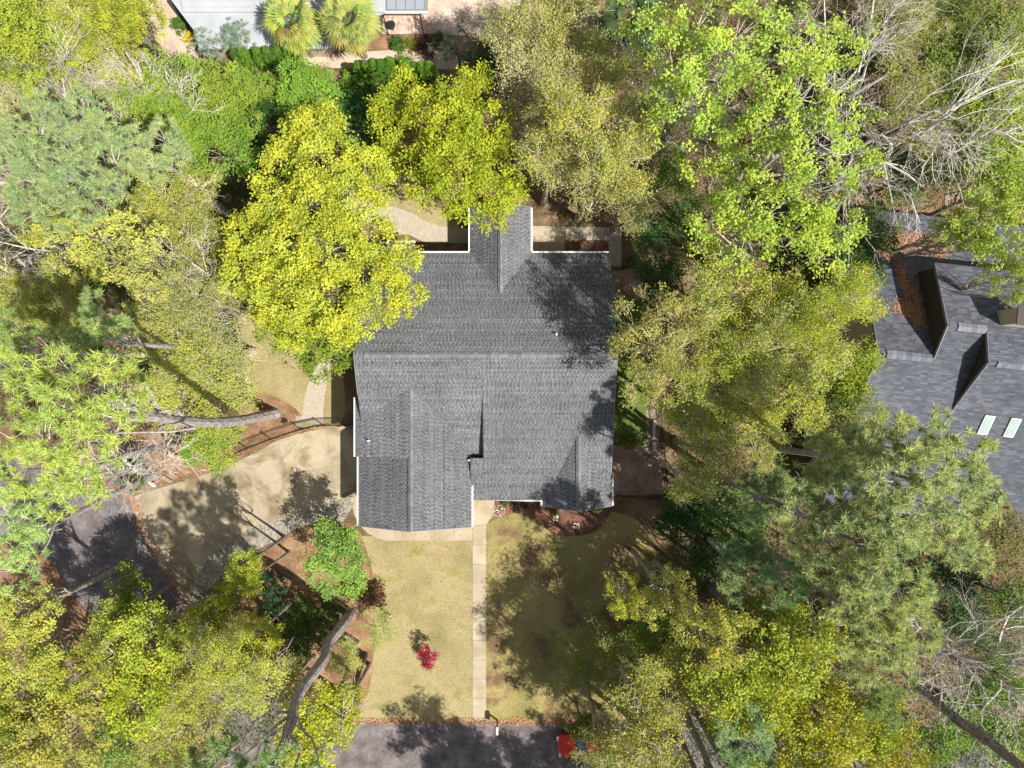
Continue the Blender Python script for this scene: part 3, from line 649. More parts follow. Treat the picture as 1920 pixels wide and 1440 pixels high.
# red car
def make_car(x, y, rz):
    car = empty('parked_car', (x, y, 0), 'red car parked at the road edge, mostly hidden under overhanging branches', 'car', rz=rz)
    # body: cross-sections along length (x), front at -x
    st = [(-2.2, .55, .62, .45), (-2.05, .78, .70, .30), (-1.5, .88, .82, .25), (-.75, .90, .92, .25), (0, .90, .95, .25), (.9, .90, .95, .25), (1.6, .88, .95, .25), (2.1, .80, .92, .3), (2.25, .62, .8, .45)]
    V = []; 
    for X, hw, top, bot in st:
        V.append([(X, -hw * .92, bot), (X, -hw, (bot + top) / 2), (X, -hw * .9, top), (X, -hw * .45, top + .04), (X, hw * .45, top + .04), (X, hw * .9, top), (X, hw, (bot + top) / 2), (X, hw * .92, bot)])
    b = MB()
    for i in range(len(V) - 1):
        for k in range(8):
            j = (k + 1) % 8; b.poly([V[i][k], V[i][j], V[i + 1][j], V[i + 1][k]][::-1])
    b.poly(V[0]); b.poly(V[-1][::-1]); body = b.build('body', M['red_paint'], car)
    cab = [(-.75, .78, .95), (-.15, .62, 1.42), (1.05, .60, 1.44), (1.75, .76, .98)]
    b = MB()
    b.prism([(-.15, -.62, 1.40), (1.05, -.60, 1.42), (1.05, .60, 1.42), (-.15, .62, 1.40)], [(-.1, -.56, 1.47), (1.0, -.55, 1.49), (1.0, .55, 1.49), (-.1, .56, 1.47)]); b.build('roof', M['red_paint'], car)
    b = MB(); b.poly([(-.85, -.74, .97), (-.85, .74, .97), (-.15, .62, 1.41), (-.15, -.62, 1.41)][::-1]); b.build('windshield', M['glass'], car)
    b = MB(); b.poly([(1.75, -.72, .98), (1.75, .72, .98), (1.05, .60, 1.43), (1.05, -.60, 1.43)]); b.build('rear_window', M['glass'], car)
    for s in (-1, 1):
        b = MB(); b.poly([(-.85, .74 * s, .97), (1.75, .72 * s, .98), (1.05, .60 * s, 1.43), (-.15, .62 * s, 1.41)]); b.build('side_window', M['glass'], car)
        b = MB(); b.box(-2.2, -2.0, s * .6 - .14, s * .6 + .14, .58, .70); b.build('headlight', M['lamp_glass'], car)
        b = MB(); b.box(-.62, -.45, s * .96 - .09, s * .96 + .09, .92, 1.04); b.build('mirror', M['red_paint'], car)
        for X in (-1.4, 1.35):
            b = MB(); b.cyl((X, s * .70, .32), (X, s * .92, .32), .32, .32, 18); w = b.build('wheel', M['rubber'], car)
            b = MB(); b.cyl((X, s * .921, .32), (X, s * .935, .32), .2, .18, 12); b.build('rim', M['chrome'], w)
    return car
cx_, cy_, _ = P(1108, 1384, 0); make_car(cx_ - .35, cy_, math.radians(8))

# ------------------------------------------------------------------ vegetation generators
def sticks(p0, p1, r0, r1):
    """vectorised three-sided tapering twigs"""
    p0 = np.asarray(p0, float); p1 = np.asarray(p1, float); n = len(p0)
    d = p1 - p0; d /= np.linalg.norm(d, axis=1, keepdims=True) + 1e-9
    ref = np.where(np.abs(d[:, 2:3]) < .9, [[0, 0, 1.]], [[1., 0, 0]]); x = np.cross(d, ref); x /= np.linalg.norm(x, axis=1, keepdims=True) + 1e-9
    y = np.cross(d, x); r0 = np.broadcast_to(np.asarray(r0, float).reshape(-1, 1), (n, 1)); r1 = np.broadcast_to(np.asarray(r1, float).reshape(-1, 1), (n, 1))
    V = []
    for P_, r in ((p0, r0), (p1, r1)):
        for a in (0, 2.094, 4.189): V.append(P_ + (x * math.cos(a) + y * math.sin(a)) * r)
    V = np.stack(V, 1).reshape(-1, 3); b = np.arange(n)[:, None] * 6
    F = np.concatenate([b + np.array(q) for q in ([0, 1, 4, 3], [1, 2, 5, 4], [2, 0, 3, 5])])
    return V, F
class Geo:
    def __init__(s): s.V = []; s.Q = []; s.n = 0
    def add(s, V, F): s.V.append(V); s.Q.append(F + s.n); s.n += len(V)
    def tube(s, pts, rad, k=8, rng=None):
        pts = np.asarray(pts, float); V = []
        for i, p in enumerate(pts):
            d = pts[min(i + 1, len(pts) - 1)] - pts[max(i - 1, 0)]; d /= np.linalg.norm(d) + 1e-9
            ref = np.array([0, 0, 1.]) if abs(d[2]) < .9 else np.array([1., 0, 0])
            x = np.cross(d, ref); x /= np.linalg.norm(x); y = np.cross(d, x)
            for a in range(k):
                w = rad[i] * (1 + (rng.normal(0, .06) if rng is not None else 0)); V.append(p + (x * math.cos(6.2832 * a / k) + y * math.sin(6.2832 * a / k)) * w)
        F = [[i * k + a, i * k + (a + 1) % k, (i + 1) * k + (a + 1) % k, (i + 1) * k + a] for i in range(len(pts) - 1) for a in range(k)]
        s.add(np.array(V), np.array(F))
    def mesh(s, name, mat): return np_mesh(name, np.concatenate(s.V), [np.concatenate(s.Q)], mat, None, False)

def leaves(C, n, spread, ln, wd, rng, upb=.55, droop=0):
    m = len(C) * n; c = np.repeat(C, n, 0); cl = np.repeat(rng.uniform(.25, .75, len(C)), n)
    c = c + rng.normal(0, 1, (m, 3)) * np.array([spread, spread, spread * .7])
    cn = rng.normal(0, 1, (len(C), 3)); cn /= np.linalg.norm(cn, axis=1, keepdims=True); cn[:, 2] = np.abs(cn[:, 2]) * .8 + upb; nn = np.repeat(cn, n, 0) + rng.normal(0, .42, (m, 3)); nn[:, 2] = np.abs(nn[:, 2]); nn /= np.linalg.norm(nn, axis=1, keepdims=True)
    a = np.cross(nn, rng.normal(0, 1, (m, 3))); a /= np.linalg.norm(a, axis=1, keepdims=True) + 1e-9; b = np.cross(nn, a)
    s = rng.uniform(.6, 1.25, (m, 1)); a = a * s * ln / 2; b = b * s * wd / 2
    V = np.stack([c - a, c - b - a * .1, c + a, c + b - a * .1], 1).reshape(-1, 3)
    return V, np.arange(4 * m).reshape(-1, 4), np.clip(cl + rng.normal(0, .10, m), 0, 1)

def needles(C, n, ln, wd, rng, D=None):
    """tufts: long thin needles fanning out of each shoot tip"""
    m = len(C) * n; c = np.repeat(C, n, 0); cl = np.repeat(rng.uniform(.25, .75, len(C)), n)
    ax = rng.normal(0, .5, (len(C), 3)); ax[:, 2] = np.abs(ax[:, 2]) + .55
    if D is not None: ax += D
    ax /= np.linalg.norm(ax, axis=1, keepdims=True); ax = np.repeat(ax, n, 0)
    d = rng.normal(0, 1, (m, 3)); d /= np.linalg.norm(d, axis=1, keepdims=True); d = d + ax * .75; d /= np.linalg.norm(d, axis=1, keepdims=True)
    w = np.cross(d, rng.normal(0, 1, (m, 3))); w /= np.linalg.norm(w, axis=1, keepdims=True) + 1e-9
    L = ln * rng.uniform(.7, 1.15, (m, 1)); st = c - ax * .05 + rng.normal(0, .03, (m, 3))
    tip = st + d * L; V = np.stack([st - w * wd / 2, st + w * wd / 2, tip], 1).reshape(-1, 3)
    return V, np.arange(3 * m).reshape(-1, 3), np.clip(cl + rng.normal(0, .15, m), 0, 1)

def rand_lobes(R, H, rng, n=None, flat=.5):
    n = n or int(5 + R * 1.3); L = [(rng.normal(0, .1 * R), rng.normal(0, .1 * R), H + .25 * R * flat, R * .46)]
    a0 = rng.uniform(0, 6.28)
    for i in range(n):
        a = a0 + 6.2832 * i / n + rng.normal(0, .22); q = rng.uniform(.42, .78) * R; r = R * rng.uniform(.24, .40)
        L.append((q * math.cos(a), q * math.sin(a), H - .35 * R * flat * (q / R) ** 2 + rng.normal(0, .13 * R), r))
    for i in range(n // 2):
        a = rng.uniform(0, 6.28); q = rng.uniform(.15, .5) * R; L.append((q * math.cos(a), q * math.sin(a), H + rng.uniform(0, .25) * R, R * rng.uniform(.2, .32)))
    return L

def shell(lobes, dens, rng, flat=.75, lo=-.35, gap=-.42):
    out = []; own = []
    for i, (x, y, z, r) in enumerate(lobes):
        n = max(4, int(dens * math.pi * r * r)); u = rng.uniform(lo, 1, n); a = rng.uniform(0, 6.2832, n); s = np.sqrt(1 - u * u)
        ph = rng.uniform(0, 6.28, 3); w = 1 + .13 * np.sin(3 * a + ph[0]) + .10 * np.sin(5 * a + ph[1]) + .07 * np.sin(9 * a + ph[2])
        rr = r * w * (1 - np.abs(rng.normal(0, .17, n)))
        out.append(np.column_stack([x + rr * s * np.cos(a), y + rr * s * np.sin(a), z + rr * flat * u])); own.append(np.full(n, i))
    P_ = np.concatenate(out); O_ = np.concatenate(own); f = rng.uniform(0, 6.28, 8); x, y, z = P_.T
    m = np.sin(2.3 * x + f[0] + .8 * np.sin(1.3 * y + f[4])) * np.sin(2.1 * y + f[1] + .8 * np.sin(1.5 * x + f[5])) + .55 * np.sin(4.9 * x + f[2] + y) * np.sin(4.4 * y + f[3] - z)
    P_[:, 2] += .30 * m * np.median([l[3] for l in lobes]) * .8; keep = m > gap + rng.normal(0, .15, len(m)); return P_[keep], O_[keep]

PATH = [None, None]
def wood(lobes, pts, own, H, rng, tr=.18, twigs=.35, tw=.018, lean=(0, 0), fork=.45, limb=.38, twig2=0, top=None):
    """trunk mesh (with its limbs) and the fine branches, base at the origin"""
    T = Geo(); Bz = Geo(); lx, ly = lean
    cx = np.mean([l[0] for l in lobes]); cy = np.mean([l[1] for l in lobes]); zt = top or max(l[2] for l in lobes)
    k = 9; ts = np.linspace(0, 1, k); ph = rng.uniform(0, 6.28, 2)
    path = np.array([[cx * t ** 1.4 + .025 * H * math.sin(3 * t + ph[0]) * t, cy * t ** 1.4 + .025 * H * math.sin(3.3 * t + ph[1]) * t, zt * .97 * t] for t in ts])
    if PATH[0] is not None:
        q_ = smooth([tuple(p) for p in PATH[0]], 6); k = len(q_); path = np.array(q_); ts = np.linspace(0, 1, k); tr = PATH[1]; limb = .3
    rad = [tr * (1.25 if PATH[0] is not None and t == 0 else (1 - .45 * t) / (1 - .8 * t) if PATH[0] is not None else 1.35 if t == 0 else 1) * (1 - .80 * t) + .02 for t in ts]; T.tube(path, rad, 8, rng)
    def on(t): i = min(int(t * (k - 1)), k - 2); f = t * (k - 1) - i; return path[i] * (1 - f) + path[i + 1] * f
    for i, (x, y, z, r) in enumerate(lobes):
        t0 = rng.uniform(fork, .88) * min(1, z / zt); s = on(t0); e = np.array([x, y, z - r * .15])
        m = []; kk = 6; w = rng.normal(0, .06, 3) * np.linalg.norm(e - s)
        for j in range(kk):
            f = j / (kk - 1); p = s * (1 - f) + e * f; p = p + np.array([0, 0, .12 * np.linalg.norm(e - s)]) * math.sin(math.pi * f) * -.6 + w * math.sin(2 * math.pi * f); m.append(p)
        r0 = tr * limb * (1 - .5 * t0) + .02; T.tube(m, [r0 * (1 - .7 * j / (kk - 1)) for j in range(kk)], 5, rng)
        idx = np.where(own == i)[0]; nb = int(len(idx) * twigs)
        if nb:
            q = pts[rng.choice(idx, nb, replace=False)]; o = np.array(m[-1]) * .6 + np.array(m[-2]) * .4
            o = o + (q - o) * rng.uniform(0, .25, (nb, 1)); mid = o * .5 + q * .5 + rng.normal(0, .08 * r, (nb, 3))
            V, F = sticks(o, mid, tw * 1.5, tw); Bz.add(V, F); V, F = sticks(mid, q, tw, tw * .45); Bz.add(V, F)
            if twig2:
                h = np.repeat(mid * .45 + q * .55, twig2, 0); e2 = h + rng.normal(0, .28, h.shape) + np.repeat((q - mid) * .5, twig2, 0); V, F = sticks(h, e2, tw * .55, tw * .25); Bz.add(V, F)
    return T, Bz

def bare_tree(R, H, rng, tr=.15):
    T = Geo(); Bz = Geo(); S0 = []; S1 = []; R0 = []; R1 = []
    def grow(p, d, L, r, lv):
        n = 4; pts = [p]
        for i in range(n):
            d = d + rng.normal(0, .14, 3); d[2] += .03; d /= np.linalg.norm(d); pts.append(pts[-1] + d * L / n)
        if lv <= 1: T.tube(pts, [r * (1 - .45 * i / n) for i in range(n + 1)], 6 if lv == 0 else 5, rng)
        else:
            for i in range(n): S0.append(pts[i]); S1.append(pts[i + 1]); R0.append(r * (1 - .6 * i / n)); R1.append(r * (1 - .6 * (i + 1) / n))
        if lv >= 5: return
        for i in range([5, 4, 4, 3, 2][lv]):
            f = rng.uniform(.3, 1.0) if lv else rng.uniform(.55, 1.0); j = min(int(f * n), n); q = pts[j]
            e = rng.normal(0, 1, 3); e -= e.dot(d) * d; e /= np.linalg.norm(e); dd = d * .75 + e * .62
            if lv == 0: dd[2] = abs(dd[2]) * .7 + .25
            grow(q, dd / np.linalg.norm(dd), L * rng.uniform(.5, .72), r * .5, lv + 1)
    grow(np.zeros(3), np.array([0, 0, 1.]), H * .62, tr, 0)
    V, F = sticks(S0, S1, np.maximum(R0, .008), np.maximum(R1, .006)); Bz.add(V, F)
    return T, Bz

TM = {}
def template(kind, R, H, seed):
    rng = np.random.default_rng(seed * 101 + int(R * 10)); L = rand_lobes(R, H, rng, flat=.5)
    return crown_parts(kind, L, H, rng)
def crown_parts(kind, L, H, rng, dens=1.0, lsc=1.0):
    if kind == 'B':
        pts, own = shell(L, 8.2 * dens, rng, gap=-.6); V, F, A = leaves(pts, 34, .20, .165 * lsc, .112 * lsc, rng)
        T, Bz = wood(L, pts, own, H, rng, twigs=.25, tw=.014)
    elif kind == 'G':   # gappy, bright, with pale limbs showing
        pts, own = shell(L, 5.2 * dens, rng, lo=-.4, gap=-.3); V, F, A = leaves(pts, 32, .19, .175 * lsc, .12 * lsc, rng)
        T, Bz = wood(L, pts, own, H, rng, twigs=.4, tw=.017, twig2=2, tr=.24)
    elif kind == 'S':   # budding oak: thin small leaves over tan twigs
        pts, own = shell(L, 7.5 * dens, rng, lo=-.3, gap=-.35); V, F, A = leaves(pts, 40, .24, .125 * lsc, .075 * lsc, rng, .35)
        T, Bz = wood(L, pts, own, H, rng, twigs=.65, tw=.016, twig2=8, tr=.2)
    elif kind == 'P':
        pts, own = shell(L, 10.5 * dens, rng, flat=.5, lo=-.2, gap=-.3); V, F, A = needles(pts, 46, .40 * lsc, .042 * lsc, rng)
        T, Bz = wood(L, pts, own, H, rng, twigs=.2, tw=.02, fork=.72, tr=.27, limb=.3, twig2=1)
    elif kind == 'H':
        pts, own = shell(L, 10 * dens, rng, lo=-.6, gap=-9); V, F, A = leaves(pts, 22, .11, .13 * lsc, .09 * lsc, rng)
        T, Bz = wood(L, pts, own, H, rng, twigs=.3, tw=.012, tr=.05)
    elif kind == 'C':   # feathery silver shrub
        pts, own = shell(L, 8 * dens, rng, lo=-.5, gap=-9); V, F, A = needles(pts, 22, .26 * lsc, .028, rng)
        T, Bz = wood(L, pts, own, H, rng, twigs=.3, tw=.01, tr=.05)
    crown = np_mesh('crown', V, [F], M['needle'] if kind in 'PC' else M['leaf'], A)
    return crown, T.mesh('trunk', M['bark']), (Bz.mesh('branches', M['bark']) if Bz.V else None)
SIZES = {'B': (2.2, 3.4, 4.8), 'S': (2.2, 3.4, 4.8), 'G': (3.2, 4.6), 'P': (2.4, 3.6), 'H': (.8, 1.6), 'C': (1.2,)}
HT = {'B': 9, 'S': 10, 'G': 13, 'P': 19, 'H': 1.2, 'C': 1.2}
def get_template(kind, R, seed):
    Rt = min(SIZES[kind], key=lambda q: abs(math.log(q / R))); v = seed % 2; key = (kind, Rt, v)
    if key not in TM: TM[key] = template(kind, Rt, HT[kind] if kind not in 'HC' else Rt * .75, v + 1)
    return TM[key], Rt, (HT[kind] if kind not in 'HC' else Rt * .75)
BARKC = {'B': (.26, .22, .18), 'G': (.40, .35, .30), 'S': (.42, .35, .25), 'P': (.34, .30, .285), 'H': (.16, .12, .08), 'C': (.2, .17, .14)}
TWIGC = {'B': (.36, .31, .24), 'G': (.52, .47, .40), 'S': (.66, .57, .40), 'P': (.52, .47, .41), 'H': (.2, .15, .1), 'C': (.35, .36, .3)}
def put(meshes, root, col, kind):
    if kind in 'BGS' and col[0] > .93 * col[1] and col[0] > .3: col = (col[0] * .93, col[1] * 1.01, col[2])
    if kind == 'P': col = tuple(min(c * 1.25 + .02, .7) for c in col)
    for me, nm, c in zip(meshes, ('crown', 'trunk', 'branches'), (col, BARKC[kind], TWIGC[kind])):
        if me is None: continue
        o = bpy.data.objects.new(nm, me); link(o, root); o.color = (*c, 1)
        if nm == 'branches': o['kind'] = 'stuff'
KN = {'B': 'broadleaf_tree', 'G': 'broadleaf_tree', 'S': 'budding_oak_tree', 'P': 'pine_tree', 'H': 'shrub', 'C': 'feathery_shrub'}
def tree(kind, px, py, r, zc, col, label, seed=None, name=None, base=None, zs=1.0):
    seed = seed if seed is not None else int(px * 7 + py * 3)
    if kind == 'S': col = (col[0] * 1.12, col[1] * 1.2, col[2] * 1.1)
    x, y, _ = P(px, py, zc); R = r * .04 * (CAMZ - zc) / CAMZ * (1.0 if kind in 'HC' else 1.24)
    root = empty(name or KN[kind], (x, y, 0), label, 'shrub' if kind in 'HC' else 'tree')
    me, Rt, Ht = get_template(kind, R, seed); root.scale = (R / Rt, R / Rt, zc / Ht); root.rotation_euler.z = (seed * 1.37) % 6.28
    if kind in 'HC': root.scale.z = R / Rt * zs
    if kind == 'C': root.scale.z *= 1.9
    put(me, root, col, kind); return root
def custom(kind, lobes, col, label, base, seed=1, dens=1.0, lsc=1.0, name=None, path=None, tr=.3):
    """lobes (px, py, r_px, z) of a crown seen from above; base = trunk foot in world metres or px on the ground"""
    rng = np.random.default_rng(seed); bx, by, _ = P(*base); L = []
    for px, py, r, z in lobes:
        x, y, _ = P(px, py, z); L.append((x - bx, y - by, z, r * .04 * (CAMZ - z) / CAMZ))
    root = empty(name or KN[kind], (bx, by, 0), label, 'tree'); 
    if path: PATH[0] = [np.array(P(*p)) - np.array([bx, by, 0]) for p in path]; PATH[1] = tr
    me = crown_parts(kind, L, np.mean([l[2] for l in L]), rng, dens, lsc); PATH[0] = None
    put(me, root, col, kind); return root

LIME = (.53, .57, .07); YG = (.40, .47, .06); GREEN = (.20, .34, .05); BRIGHT = (.44, .58, .10); OLIVE = (.32, .33, .07); DOL = (.20, .21, .05)
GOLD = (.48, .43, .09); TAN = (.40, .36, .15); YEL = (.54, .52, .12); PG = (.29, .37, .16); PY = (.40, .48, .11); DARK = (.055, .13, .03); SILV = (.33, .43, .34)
OG = (.25, .34, .05)

# --- hand placed crowns with their own outline
custom('B', [(560, 255, 38, 8.5), (600, 240, 45, 9.5), (540, 305, 45, 9), (620, 310, 60, 10), (690, 320, 38, 9), (520, 380, 50, 9.5), (590, 380, 60, 10.5), (660, 385, 55, 10), (710, 350, 30, 8.5), (470, 440, 50, 9), (540, 460, 60, 10.5), (610, 470, 65, 11), (690, 450, 50, 9.5), (470, 510, 55, 9), (540, 540, 60, 10), (620, 550, 60, 10.5), (700, 510, 55, 10), (755, 500, 42, 9.5), (765, 550, 34, 9), (720, 570, 40, 9), (650, 600, 50, 9), (560, 600, 55, 8.5), (510, 570, 40, 8)],
       LIME, 'large lime yellow tree left of the house, its crown reaching over the roof corner', (640, 470), 5, dens=1.35)
custom('B', [(560, 600, 48, 6.5), (600, 635, 50, 6.5), (640, 625, 40, 6.5), (555, 650, 42, 6), (610, 675, 40, 6), (520, 610, 40, 6), (648, 665, 22, 5.5)], OG, 'dull green tree tucked under the lower edge of the lime yellow tree', (600, 640), 6)
custom('B', [(735, 195, 38, 7.5), (760, 160, 25, 8), (740, 250, 40, 7), (735, 295, 32, 6.5), (800, 215, 45, 9), (860, 180, 48, 9.5), (850, 245, 60, 10), (910, 240, 50, 9.5), (930, 300, 50, 9), (860, 310, 60, 10), (800, 300, 40, 8.5), (800, 350, 38, 8), (860, 370, 45, 8.5), (920, 355, 50, 8.8), (925, 400, 30, 8), (960, 360, 25, 8), (890, 145, 28, 8.5)],
       (.42, .48, .04), 'yellow green tree above the small rear gable of the house', (850, 280), 9, dens=1.25)
custom('G', [(1240, 60, 60, 15), (1310, 50, 60, 16), (1270, 120, 60, 16), (1350, 120, 65, 17), (1230, 170, 45, 14.5), (1300, 190, 55, 16), (1370, 200, 60, 16), (1400, 60, 60, 16.5), (1440, 130, 60, 17), (1250, 240, 35, 13), (1330, 265, 45, 14.5), (1200, 20, 50, 14)],
       BRIGHT, 'tall bright green tree in the top middle with pale limbs showing', (1220, 320), 12)
custom('G', [(1480, 60, 60, 16), (1540, 90, 50, 15), (1560, 150, 45, 15), (1500, 170, 60, 17), (1570, 220, 50, 16), (1620, 250, 40, 15), (1450, 230, 55, 17), (1520, 270, 60, 17.5), (1600, 310, 45, 15), (1460, 310, 55, 16.5), (1540, 350, 55, 16), (1600, 60, 40, 14)],
       (.43, .56, .09), 'tall bright green tree with broad crown left of the bare pale branches', (1300, 440), 13)
custom('G', [(1330, 350, 50, 13), (1380, 320, 45, 14), (1400, 390, 55, 14.5), (1340, 410, 45, 13), (1450, 400, 55, 15), (1510, 420, 55, 15), (1570, 420, 45, 14), (1480, 470, 50, 14), (1400, 460, 50, 13.5), (1320, 475, 38, 12), (1550, 480, 40, 13)],
       (.45, .58, .09), 'fresh green tree between the house and the neighbour, lower bright crown', (1330, 500), 14)
custom('B', [(620, 1000, 24, 5.5), (655, 1015, 26, 5.5), (600, 1040, 28, 5.5), (640, 1050, 34, 6.2), (680, 1060, 22, 5.2), (612, 1085, 28, 5.4), (655, 1090, 26, 5.2), (630, 1022, 25, 6)],
       (.30, .47, .10), 'small fresh green tree at the lower left corner of the garage', (655, 1000), 15, lsc=.9, dens=1.7)
custom('S', [(1225, 560, 32, 12), (1260, 600, 45, 12.5), (1180, 605, 38, 11.5), (1230, 650, 50, 13), (1185, 660, 40, 11), (1280, 660, 45, 13), (1200, 715, 42, 11.5), (1250, 720, 45, 12), (1300, 600, 45, 13), (1300, 710, 40, 12), (1165, 625, 25, 10.5)],
       (.46, .43, .10), 'budding yellow tan oak overhanging the right eave of the house', (1215, 660), 16)
PINE1 = [(1650, 850, 55, 20), (1710, 830, 50, 20.5), (1760, 810, 40, 19.5), (1800, 850, 45, 20), (1740, 880, 55, 21.5), (1680, 900, 55, 21), (1810, 900, 45, 20), (1850, 850, 28, 19), (1840, 920, 35, 19.5), (1770, 940, 55, 21), (1700, 960, 50, 21), (1840, 980, 35, 19.5), (1830, 1040, 30, 19), (1780, 1010, 45, 20), (1600, 870, 45, 19), (1570, 820, 35, 18), (1640, 910, 50, 20), (1590, 920, 45, 19), (1760, 980, 45, 20), (1700, 1010, 45, 20), (1540, 860, 35, 17.5), (1620, 820, 35, 18.5)]
custom('P', PINE1, (.40, .45, .19), 'big pale green pine on the right reaching over the neighbour roof', (1395, 828), 17, dens=1.35)
custom('P', [(1600, 950, 50, 19.5), (1550, 990, 50, 18.5), (1620, 1020, 50, 20), (1680, 1030, 45, 20), (1500, 1010, 40, 18), (1570, 1060, 50, 19.5), (1640, 1090, 55, 20.5), (1700, 1090, 45, 20), (1500, 960, 45, 18), (1540, 920, 40, 18), (1530, 860, 45, 17)],
       (.34, .40, .16), 'deep green pine with long trunk in the middle of the right woods', (1345, 900), 18, dens=1.3)
custom('P', [(1640, 1140, 50, 19), (1590, 1130, 45, 18.5), (1700, 1160, 50, 19.5), (1650, 1200, 50, 19), (1720, 1210, 40, 18.5), (1600, 1190, 45, 18), (1680, 1250, 40, 18), (1620, 1250, 38, 17), (1740, 1150, 30, 19)],
       (.38, .42, .16), 'yellowish pine below the other right hand pines', (1420, 1020), 19, dens=1.3)
custom('P', [(60, 250, 60, 14), (120, 260, 55, 15), (60, 320, 60, 15), (140, 330, 60, 15.5), (60, 390, 45, 14), (130, 390, 50, 15), (190, 250, 42, 14), (160, 195, 30, 13), (210, 300, 45, 15), (20, 290, 45, 13), (195, 370, 35, 13.5), (100, 210, 40, 13), (95, 330, 50, 15)],
       PG, 'grey green pine with wide soft crown at the upper left', (345, 425), 20, dens=1.3)
custom('P', [(260, 270, 40, 12), (310, 260, 35, 11.5), (330, 290, 30, 11), (290, 310, 35, 12), (240, 310, 35, 12)], (.33, .40, .18), 'smaller grey green pine crown beside the large upper left pine', (425, 400), 21, dens=1.3)
custom('P', [(120, 700, 50, 21), (180, 720, 50, 22), (130, 770, 55, 22.5), (200, 790, 50, 22), (250, 760, 38, 20.5), (70, 750, 50, 21), (80, 820, 50, 21.5), (160, 840, 45, 21.5), (240, 700, 30, 19), (40, 690, 40, 20), (220, 840, 30, 19.5)],
       PY, 'yellow green pine above the long leaning trunk on the left', (515, 775), 22, dens=1.15, path=[(515, 775, 0), (482, 782, 3), (440, 790, 7), (395, 792, 10.7), (340, 790, 14.4), (285, 782, 17.4), (230, 780, 20)], tr=.36)
custom('P', [(40, 880, 50, 18.5), (100, 900, 50, 19), (150, 880, 42, 18), (110, 950 - 20, 40, 18), (20, 830, 40, 18), (180, 920, 28, 17), (0, 930, 40, 17.5)], (.42, .50, .12), 'yellow green pine crown above the left asphalt lane', (345, 828), 23, dens=1.15, path=[(345, 828, 0), (300, 838, 3.4), (240, 853, 7.3), (190, 872, 10), (140, 890, 12.5), (90, 895, 15)], tr=.24)
custom('P', [(20, 960, 45, 15), (60, 980, 42, 15.5), (30, 1030, 45, 15), (75, 1020, 28, 14), (10, 1080, 40, 14), (60, 1070, 22, 13.5)], (.36, .48, .17), 'soft green pine at the left edge beside the asphalt', (292, 890), 24)
custom('B', [(240, 1085, 26, 5), (222, 1120, 28, 5.4), (258, 1115, 26, 5), (240, 1150, 30, 5.4), (205, 1155, 26, 5)], OG, 'dull olive green tree leaning over the asphalt lane', (205, 1222), 26)
custom('P', [(430, 1440, 60, 19), (520, 1450, 60, 20), (400, 1500, 60, 19), (560, 1520, 60, 20), (470, 1530, 60, 21), (600, 1460, 40, 18), (360, 1430, 40, 18)], (.26, .36, .13), 'pine leaning to the bottom edge on a long curved grey trunk', (656, 1150), 25, path=[(656, 1150, 0), (640, 1175, 2.6), (616, 1205, 5), (608, 1235, 7.2), (580, 1272, 10), (556, 1310, 12.4), (546, 1350, 14.6), (530, 1400, 17), (500, 1450, 19)], tr=.38)
for n_, o_ in [('P', None)]: pass

